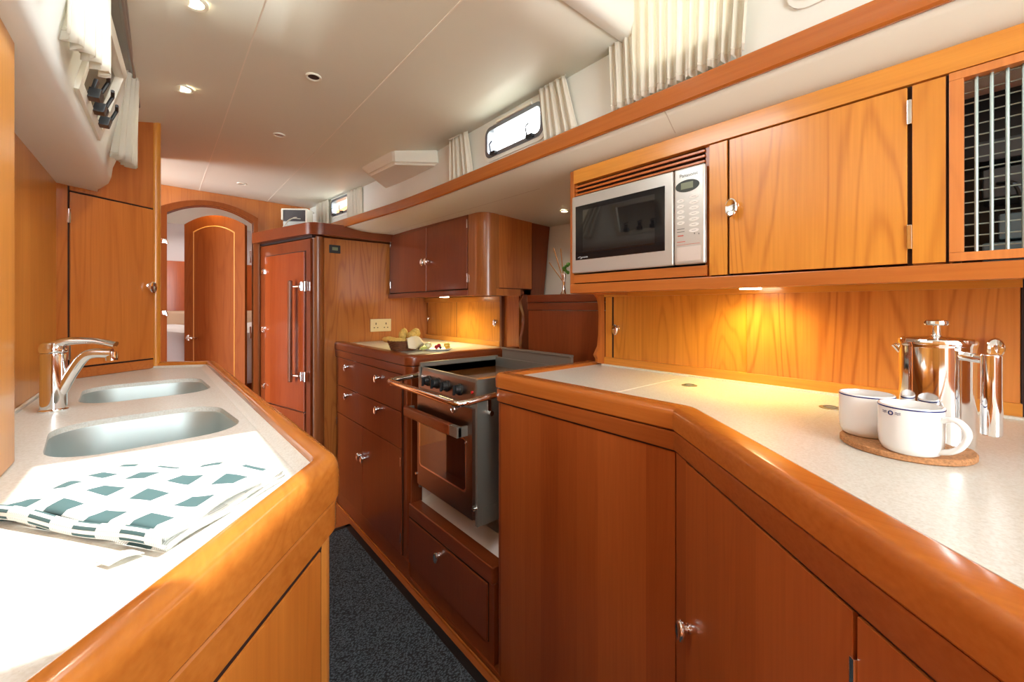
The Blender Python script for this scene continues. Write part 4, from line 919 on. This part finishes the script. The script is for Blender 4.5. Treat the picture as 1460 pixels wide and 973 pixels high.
m = MB(); m.box(1.005, 1.40, .7385, .7405, 1.1250, 1.1256); m.box(1.02, 1.36, .270, .2708, 1.1250, 1.1254); m.build('panel_joint', flat('worktop_joint', (.88, .86, .78), .5), wk)
for (cx, cy, lab) in ((1.309, .65, 'oval flush lift ring in the worktop nearer the cooker'), (1.289, .275, 'oval flush lift ring in the worktop behind the mugs')):
    m = MB(); m.lathe([(0, .0022), (.020, .0022), (.0235, .0018), (.0235, .0), (0, 0)], (cx, cy, 1.1252), (0, 0, 1), 28); o = m.build('lift_ring', flat('aged_brass', (.42, .38, .25), .35, .8)); tag(o, lab, 'lift ring', 'flush lift rings')
    m = MB(); m.tube([(cx + .014 * math.cos(a), cy + .014 * math.sin(a), 1.1278) for a in [2 * PI * k / 16 for k in range(17)]], .0018, 6); m.build('pull_ring', steel, o)
m = MB(); m.box(1.474, 1.4875, -.5, 1.13, 1.1245, 1.131, .002); m.build('worktop_upstand', top_m, wk)
# cupboard along the back of the worktop
sc2 = thing('worktop_cupboard', 'golden cherry cupboard with sliding doors behind the coffee pot', 'cupboard', (1.52, .5, 1.126))
m = MB(); m.box(1.488, 1.515, -.036, 1.13, 1.126, 1.160, .002); m.build('bottom_track', w_gold_y, sc2)
m = MB(); m.box(1.488, 1.53, -.036, 1.13, 1.424, 1.452, .001); m.build('top_track', w_gold_y, sc2)
m = MB(); m.box(1.515, 1.66, -.6, 1.13, 1.10, 1.46); m.build('cupboard_body', w_gold, sc2)
m = MB(); FB.box(m, .534, 1.083, 1.158, 1.428, -.012, -.001, .001); d = m.build('sliding_door', w_gold, sc2); latch(FB, 1.062, 1.289, -.001, d)
m = MB(); FB.box(m, -.033, .545, 1.158, 1.428, -.006, .006, .001); d = m.build('sliding_door', wood('cherry_slider', (.62, .215, .04), 'Z', seed=51, figure=1.8, stripe=.02), sc2); latch(FB, .004, 1.291, .006, d)
m = MB(); FB.box(m, -.042, -.034, 1.126, 1.452, -.012, .008); m.build('shadow_gap', gap_m, sc2)
m = MB(); FB.box(m, 1.083, 1.090, 1.158, 1.428, -.012, 0); m.build('shadow_gap', gap_m, sc2)
m = MB(); FB.box(m, 1.090, 1.122, 1.126, 1.452, -.012, .004, .001); FB.box(m, -.6, -.044, 1.126, 1.452, -.012, .004, .001); m.build('end_stile', w_gold, sc2)
ep = [(1.498, 1.126), (1.49, 1.452), (1.30, 1.452), (1.30, 1.44), (1.43, 1.436), (1.452, 1.42), (1.464, 1.39), (1.468, 1.34), (1.466, 1.26), (1.458, 1.21), (1.440, 1.185), (1.430, 1.172), (1.445, 1.155), (1.446, 1.139)]
m = MB(); m.prism(ep[::-1], 0, .016, fy(1.124), bev=.0015); tag(m.build('end_bracket', w_mid), 'curved cherry end bracket between the cooker locker and the worktop cupboard', 'bracket')

# ------------------------------------------------------------------ starboard wall cabinet with microwave
uc = thing('wall_cabinet', 'long golden cherry wall cabinet holding the microwave and black grille', 'cabinet', (1.3, .4, 1.43))
m = MB()
m.box(1.14, 1.80, .505, .520, 1.46, 1.86); m.box(1.14, 1.80, .985, .998, 1.45, 1.86); m.box(1.60, 1.80, -.9, 1.0, 1.45, 1.86); m.box(1.14, 1.80, -.9, 1.0, 1.452, 1.462); m.box(1.145, 1.80, -.9, 1.0, 1.856, 1.862); m.box(1.14, 1.6, .056, .118, 1.46, 1.86)
m.build('cabinet_body', w_mid, uc)
m = MB(); m.sweep(round_path([(1.60, 1.012), (1.134, 1.012), (1.134, .986)], [0, .016, 0], 6), [(-.01, 1.429), (.002, 1.429), (.002, 1.868), (-.01, 1.868)]); m.build('rounded_end', w_mid, uc)
m = MB(); FU.box(m, -.9, .986, 1.820, 1.868, -.02, .002, .001); m.build('top_rail', w_gold_y, uc)
m = MB(); FU.box(m, -.9, 1.0, 1.429, 1.4615, -.03, .006, .003); m.box(1.15, 1.49, -.9, 1.0, 1.444, 1.452); m.build('bottom_rail', w_mid_y, uc)
m = MB(); FU.box(m, .512, .986, 1.465, 1.494, -.02, .002, .001); m.build('shelf_rail', w_mid_y, uc)
m = MB(); FU.box(m, .459, .505, 1.465, 1.816, -.02, .002, .001); m.build('stile', w_gold, uc)
m = MB(); FU.box(m, .064, .110, 1.465, 1.816, -.02, .002, .001); m.build('stile', w_gold, uc)
m = MB(); FU.box(m, .117, .453, 1.466, 1.815, -.016, .004, .0015); d = m.build('cabinet_door', wood('cherry_upper_door', (.66, .25, .035), 'Z', seed=52, figure=1.4, stripe=.02), uc)
latch(FU, .440, 1.639, .004, d)
for z in (1.494, 1.740): hinge(FU, .1135, z, z + .048, .004, d)
m = MB()
for k, z in enumerate((1.780, 1.7945, 1.809)): m.hexa([(1.134, .520, z - .004), (1.150, .520, z - .001), (1.150, .982, z - .001), (1.134, .982, z - .004), (1.134, .520, z + .003), (1.150, .520, z + .006), (1.150, .982, z + .006), (1.134, .982, z + .003)], .001)
m.build('vent_slats', wood('cherry_slats', (.50, .13, .022), 'Y', seed=53, stripe=0), uc)
for g in ((.508, .986, 1.774, 1.820, -.03, -.020), (.453, .459, 1.463, 1.818, -.02, -.006), (.110, .117, 1.463, 1.818, -.02, -.006), (.060, .064, 1.463, 1.818, -.02, -.004)):
    m = MB(); FU.box(m, *g); m.build('shadow_gap', gap_m, uc)
gd = MB()
for s0, s1, z0, z1 in ((-.40, .060, 1.802, 1.817), (-.40, .060, 1.465, 1.481), (.041, .060, 1.481, 1.802), (-.40, -.38, 1.481, 1.802)): FU.box(gd, s0, s1, z0, z1, -.016, .005, .001)
gdo = gd.build('grille_door', wood('cherry_grille_frame', (.60, .20, .05), 'Z', seed=54, stripe=0), uc)
m = MB()
for k in range(16): z = 1.492 + k * .0205; m.tube([(1.146, -.38, z), (1.146, .042, z)], .0013, 6)
for k in range(22): y = .026 - k * .0183; m.tube([(1.140, y, 1.481), (1.140, y, 1.802)], .0027, 8)
m.build('grille_bars', flat('grey_green_bars', (.30, .36, .33), .35, .5), gdo)
m = MB(); m.box(1.30, 1.31, -.40, .05, 1.465, 1.82); m.box(1.15, 1.30, .052, .056, 1.465, 1.82); m.build('dark_backing', black, gdo)
eq = thing('ship_electronics', 'dark electronics stacked behind the black grille', 'electronics', (1.25, -.1, 1.463))
m = MB(); m.box(1.18, 1.29, -.30, .02, 1.463, 1.500, .004); m.box(1.20, 1.29, -.28, .0, 1.506, 1.555, .004); m.build('lower_case', flat('blue_grey_case', (.10, .15, .17), .3), eq)
m = MB(); m.box(1.19, 1.29, -.27, .02, 1.585, 1.640, .004); m.box(1.21, 1.29, -.22, .03, 1.66, 1.70, .004); m.build('upper_case', grey_d, eq)
m = MB()
for k in range(4): m.tube([(1.19, -.05 * k, 1.61), (1.165, -.05 * k - .02, 1.60), (1.175, -.05 * k - .03, 1.56)], .004, 8, smooth=4)
m.build('cable', black, eq)
# microwave
mw = thing('microwave_oven', 'silver microwave oven built into the wall cabinet', 'microwave', (1.35, .75, 1.496))
m = MB(); m.box(1.132, 1.58, .518, .984, 1.500, 1.768, .002); m.build('case', grey_d, mw)
m = MB(); FU.box(m, .603, .986, 1.499, 1.770, -.004, .012, .005, 3); md = m.build('microwave_door', silver, mw)
m = MB(); FU.box(m, .628, .967, 1.544, 1.733, .0115, .0130, .0005); m.build('window_glass', blackg, md)
m = MB(); FU.box(m, .630, .660, 1.546, 1.731, .0130, .0133); FU.box(m, .935, .965, 1.546, 1.731, .0130, .0133); FU.box(m, .660, .935, 1.546, 1.566, .0130, .0133); FU.box(m, .660, .935, 1.716, 1.731, .0130, .0133); m.build('window_border', flat('printed_black_border', (.008, .008, .009), .08), md)
m = MB(); FU.box(m, .512, .600, 1.499, 1.770, -.004, .014, .006, 3); mc = m.build('control_panel', silver, mw)
m = MB(); m.prism([(.560 + .034 * math.cos(a), 1.717 + .017 * math.sin(a)) for a in [2 * PI * k / 36 for k in range(36)]], .0138, .0150, mp(FU)); ds = m.build('oval_display', flat('display_surround', (.04, .05, .045), .15), mc)
m = MB(); FU.box(m, .543, .578, 1.709, 1.727, .0150, .0154); m.build('lcd_screen', flat('lcd_pale', (.20, .23, .15), .2), ds)
bm_ = flat('button_pale', (.80, .79, .74), .3)
m = MB()
for k in range(7): m.prism([(.541 + .014 * math.cos(a), 1.684 - k * .0155 + .005 * math.sin(a)) for a in [2 * PI * j / 20 for j in range(20)]], .0138, .0152, mp(FU))
for k in range(5): m.prism([(.579 + .011 * math.cos(a), 1.678 - k * .0155 + .005 * math.sin(a)) for a in [2 * PI * j / 20 for j in range(20)]], .0138, .0152, mp(FU))
m.build('oval_buttons', bm_, mc)
m = MB()
for k in range(7): FU.box(m, .535, .547, 1.6836 - k * .0155, 1.6846 - k * .0155, .0152, .0154)
for k in range(5): FU.box(m, .575, .583, 1.6776 - k * .0155, 1.6786 - k * .0155, .0152, .0154)
for z in (1.598, 1.590): FU.box(m, .568, .590, z, z + .002, .0139, .0142)
FU.box(m, .538, .541, 1.580, 1.584, .0139, .0144); FU.box(m, .526, .529, 1.578, 1.582, .0139, .0144)
m.build('button_print', flat('grey_print', (.18, .18, .17), .5), mc)
m = MB(); FU.box(m, .571, .588, 1.5785, 1.5815, .0139, .0143); FU.box(m, .566, .590, 1.562, 1.564, .0139, .0143); FU.box(m, .525, .590, 1.554, 1.555, .0139, .0143); m.build('red_print', flat('red_print', (.6, .12, .08), .5), mc)
m = MB(); FU.box(m, .522, .590, 1.508, 1.548, .0138, .0146, .0008); m.build('door_release', flat('silver_release', (.70, .65, .60), .3, .3), mc)
def lettering(txt, size, fr, s, z, t, mat_, parent, name='lettering', depth=.0002):
    cu = bpy.data.curves.new(name, 'FONT'); cu.body = txt; cu.size = size; cu.extrude = depth; cu.align_x = 'CENTER'; cu.align_y = 'CENTER'
    tmp = bpy.data.objects.new('tmp', cu); me = bpy.data.meshes.new_from_object(tmp); bpy.data.objects.remove(tmp)
    X = -fr.s3(); Nn = fr.n3()
    if X.cross(Vector((0, 0, 1))).dot(Nn) < 0: X = -X
    c = Vector(fr.P(s, t, z))
    for v in me.vertices: v.co = c + X * v.co.x + Vector((0, 0, 1)) * v.co.y + Nn * v.co.z
    me.name = name; me.materials.append(mat_); o = bpy.data.objects.new(name, me); COL.objects.link(o); o.parent = parent; o.matrix_parent_inverse = world_of(parent).inverted(); return o
ink = flat('black_print', (.02, .02, .02), .5)
lettering('Panasonic', .0135, FU, .556, 1.747, .0142, ink, mc)
lettering('INVERTER', .006, FU, .925, 1.552, .0135, flat('white_print', (.6, .6, .58), .5), md)
m = MB(); m.tube([FU.P(.955, .0135, 1.552), FU.P(.945, .0135, 1.555), FU.P(.938, .0135, 1.549), FU.P(.946, .0135, 1.549)], .0008, 6, smooth=5); m.build('printed_swoosh', flat('white_print_2', (.6, .6, .58), .5), md)
ul2 = thing('under_cabinet_light', 'warm lamp under the microwave cabinet lighting the worktop cupboard', 'lamp', (1.36, .48, 1.44), 'under-cabinet lamps')
m = MB(); m.lathe([(0, 0), (.03, 0), (.03, -.008), (0, -.008)], (1.40, .50, 1.443), (0, 0, 1), 24); m.build('lens', glow, ul2)
spot('worktop_lamp', (1.38, .50, 1.425), 6, (1, .78, .20), 2.8, .9, (1.44, .50, 1.0), .04)

# ------------------------------------------------------------------ mugs, cork mat, coffee pot
m = MB(); m.lathe([(0, 0), (.0885, 0), (.0905, .002), (.0905, .009), (.0885, .011), (0, .011)], (1.023, .111, 1.1255), (0, 0, 1), 64); tag(m.build('cork_mat', cork), 'round cork mat under the mugs and coffee pot', 'mat')
ZC = 1.1368
def mug(label, cx, cy, ha, emblem):
    t = thing('mug', label, 'mug', (cx, cy, ZC), 'white mugs with navy rims')
    m = MB(); R = .0418; H = .079
    m.lathe([(0, .003), (.026, .003), (.028, 0), (.033, .0), (.037, .003), (.0405, .012), (R, .03), (R, H - .001), (R - .001, H), (R - .0028, H), (R - .0032, H - .002), (R - .0035, .03), (.036, .012), (.030, .007), (0, .006)], (cx, cy, ZC), (0, 0, 1), 64); m.build('mug_body', china, t, 50)
    m = MB(); m.lathe([(R + .0002, H - .0045), (R + .0006, H - .004), (R + .0006, H - .0028), (R + .0002, H - .0022)], (cx, cy, ZC), (0, 0, 1), 64, closed=True); m.build('navy_rim_line', navy, t)
    d = Vector((math.cos(ha), math.sin(ha), 0)); c = Vector((cx, cy, ZC))
    m = MB(); m.tube([c + d * (R - .002) + Vector((0, 0, .060)), c + d * (R + .010) + Vector((0, 0, .066)), c + d * (R + .022) + Vector((0, 0, .060)), c + d * (R + .028) + Vector((0, 0, .045)), c + d * (R + .021) + Vector((0, 0, .026)), c + d * (R + .010) + Vector((0, 0, .015)), c + d * (R - .003) + Vector((0, 0, .010))], .0047, 12, smooth=6, sq=1.7); m.build('handle', china, t, 80)
    if emblem is not None:
        def cp(a, z, e=.0004): return c + Vector(((R + e) * math.cos(a), (R + e) * math.sin(a), z))
        m = MB(); m.tube([cp(emblem + .075 * math.cos(k), .0665 + .0031 * math.sin(k)) for k in [2 * PI * j / 20 for j in range(21)]], .0009, 6)
        m.build('emblem_ring', navy, t, 80)
        m = MB()
        for s in (-1, 1):
            for z in (.0682, .0658): m.tube([cp(emblem + s * (.15 + .045 * k), z + .0007 * math.sin(k * 2.2)) for k in range(5)], .0005, 6)
        m.build('emblem_waves', navy, t, 80)
    return t
mug('white mug with navy rim line, its curved handle facing the coffee pot', .966, .0964, math.radians(-108), math.radians(151))
mug('white mug with navy rim line, behind the one with the emblem', 1.031, .1638, math.radians(9), None)
pt = thing('coffee_press', 'polished steel coffee press on the cork mat', 'coffee pot', (1.066, .0726, ZC))
pc = Vector((1.066, .0726, ZC)); R = .0498
m = MB(); m.lathe([(0, 0), (R - .003, 0), (R - .001, .004), (R, .008), (R, .172), (R + .0012, .175), (R + .0012, .178), (R - .002, .178), (R - .003, .16), (0, .16)], pc, (0, 0, 1), 72); m.tube([pc + Vector((-.006, .047, .160)), pc + Vector((-.007, .052, .168)), pc + Vector((-.008, .056, .173))], .0045, 10); m.build('pot_body', chrome, pt, 40)
m = MB(); m.lathe([(R + .0018, .178), (R + .002, .181), (R, .186), (R * .8, .189), (.01, .191), (0, .191)], pc, (0, 0, 1), 72); m.build('lid', chrome, pt, 40)
m = MB(); m.lathe([(0, .190), (.009, .190), (.006, .194), (.0052, .209), (.016, .2105), (.0175, .213), (.0165, .218), (.012, .220), (0, .220)], pc, (0, 0, 1), 40); m.build('plunger_knob', chrome, pt, 40)
hc = Vector((1.0105, .0070, 0)); hd = (hc - Vector((pc.x, pc.y, 0))).normalized()
m = MB(); m.lathe([(0, 1.175), (.011, 1.175), (.0124, 1.177), (.0124, 1.301), (.011, 1.304), (0, 1.304)], (hc.x, hc.y, 0), (0, 0, 1), 32)
a = pc + hd * (R - .002); m.tube([(a.x, a.y, 1.297), (hc.x, hc.y, 1.294)], .0075, 14); m.build('handle', chrome, pt, 40)

# ------------------------------------------------------------------ carpet runner
m = MB(); m.box(.19, .885, -1.5, 2.63, .001, .008, .003); rn = m.build('floor_mat', carpet_m); tag(rn, 'blue-grey ribbed runner mat with black edging on the cabin sole', 'mat')
m = MB(); m.box(.880, .915, -1.5, 2.66, .001, .010, .003); m.box(.19, .915, 2.625, 2.66, .001, .010, .003); m.build('black_edging', black, rn)
m = MB(); m.box(.9405, .947, -.2, 3.2, 0.0, .012, .002); struct(m.build('baseboard_starboard', w_trim))
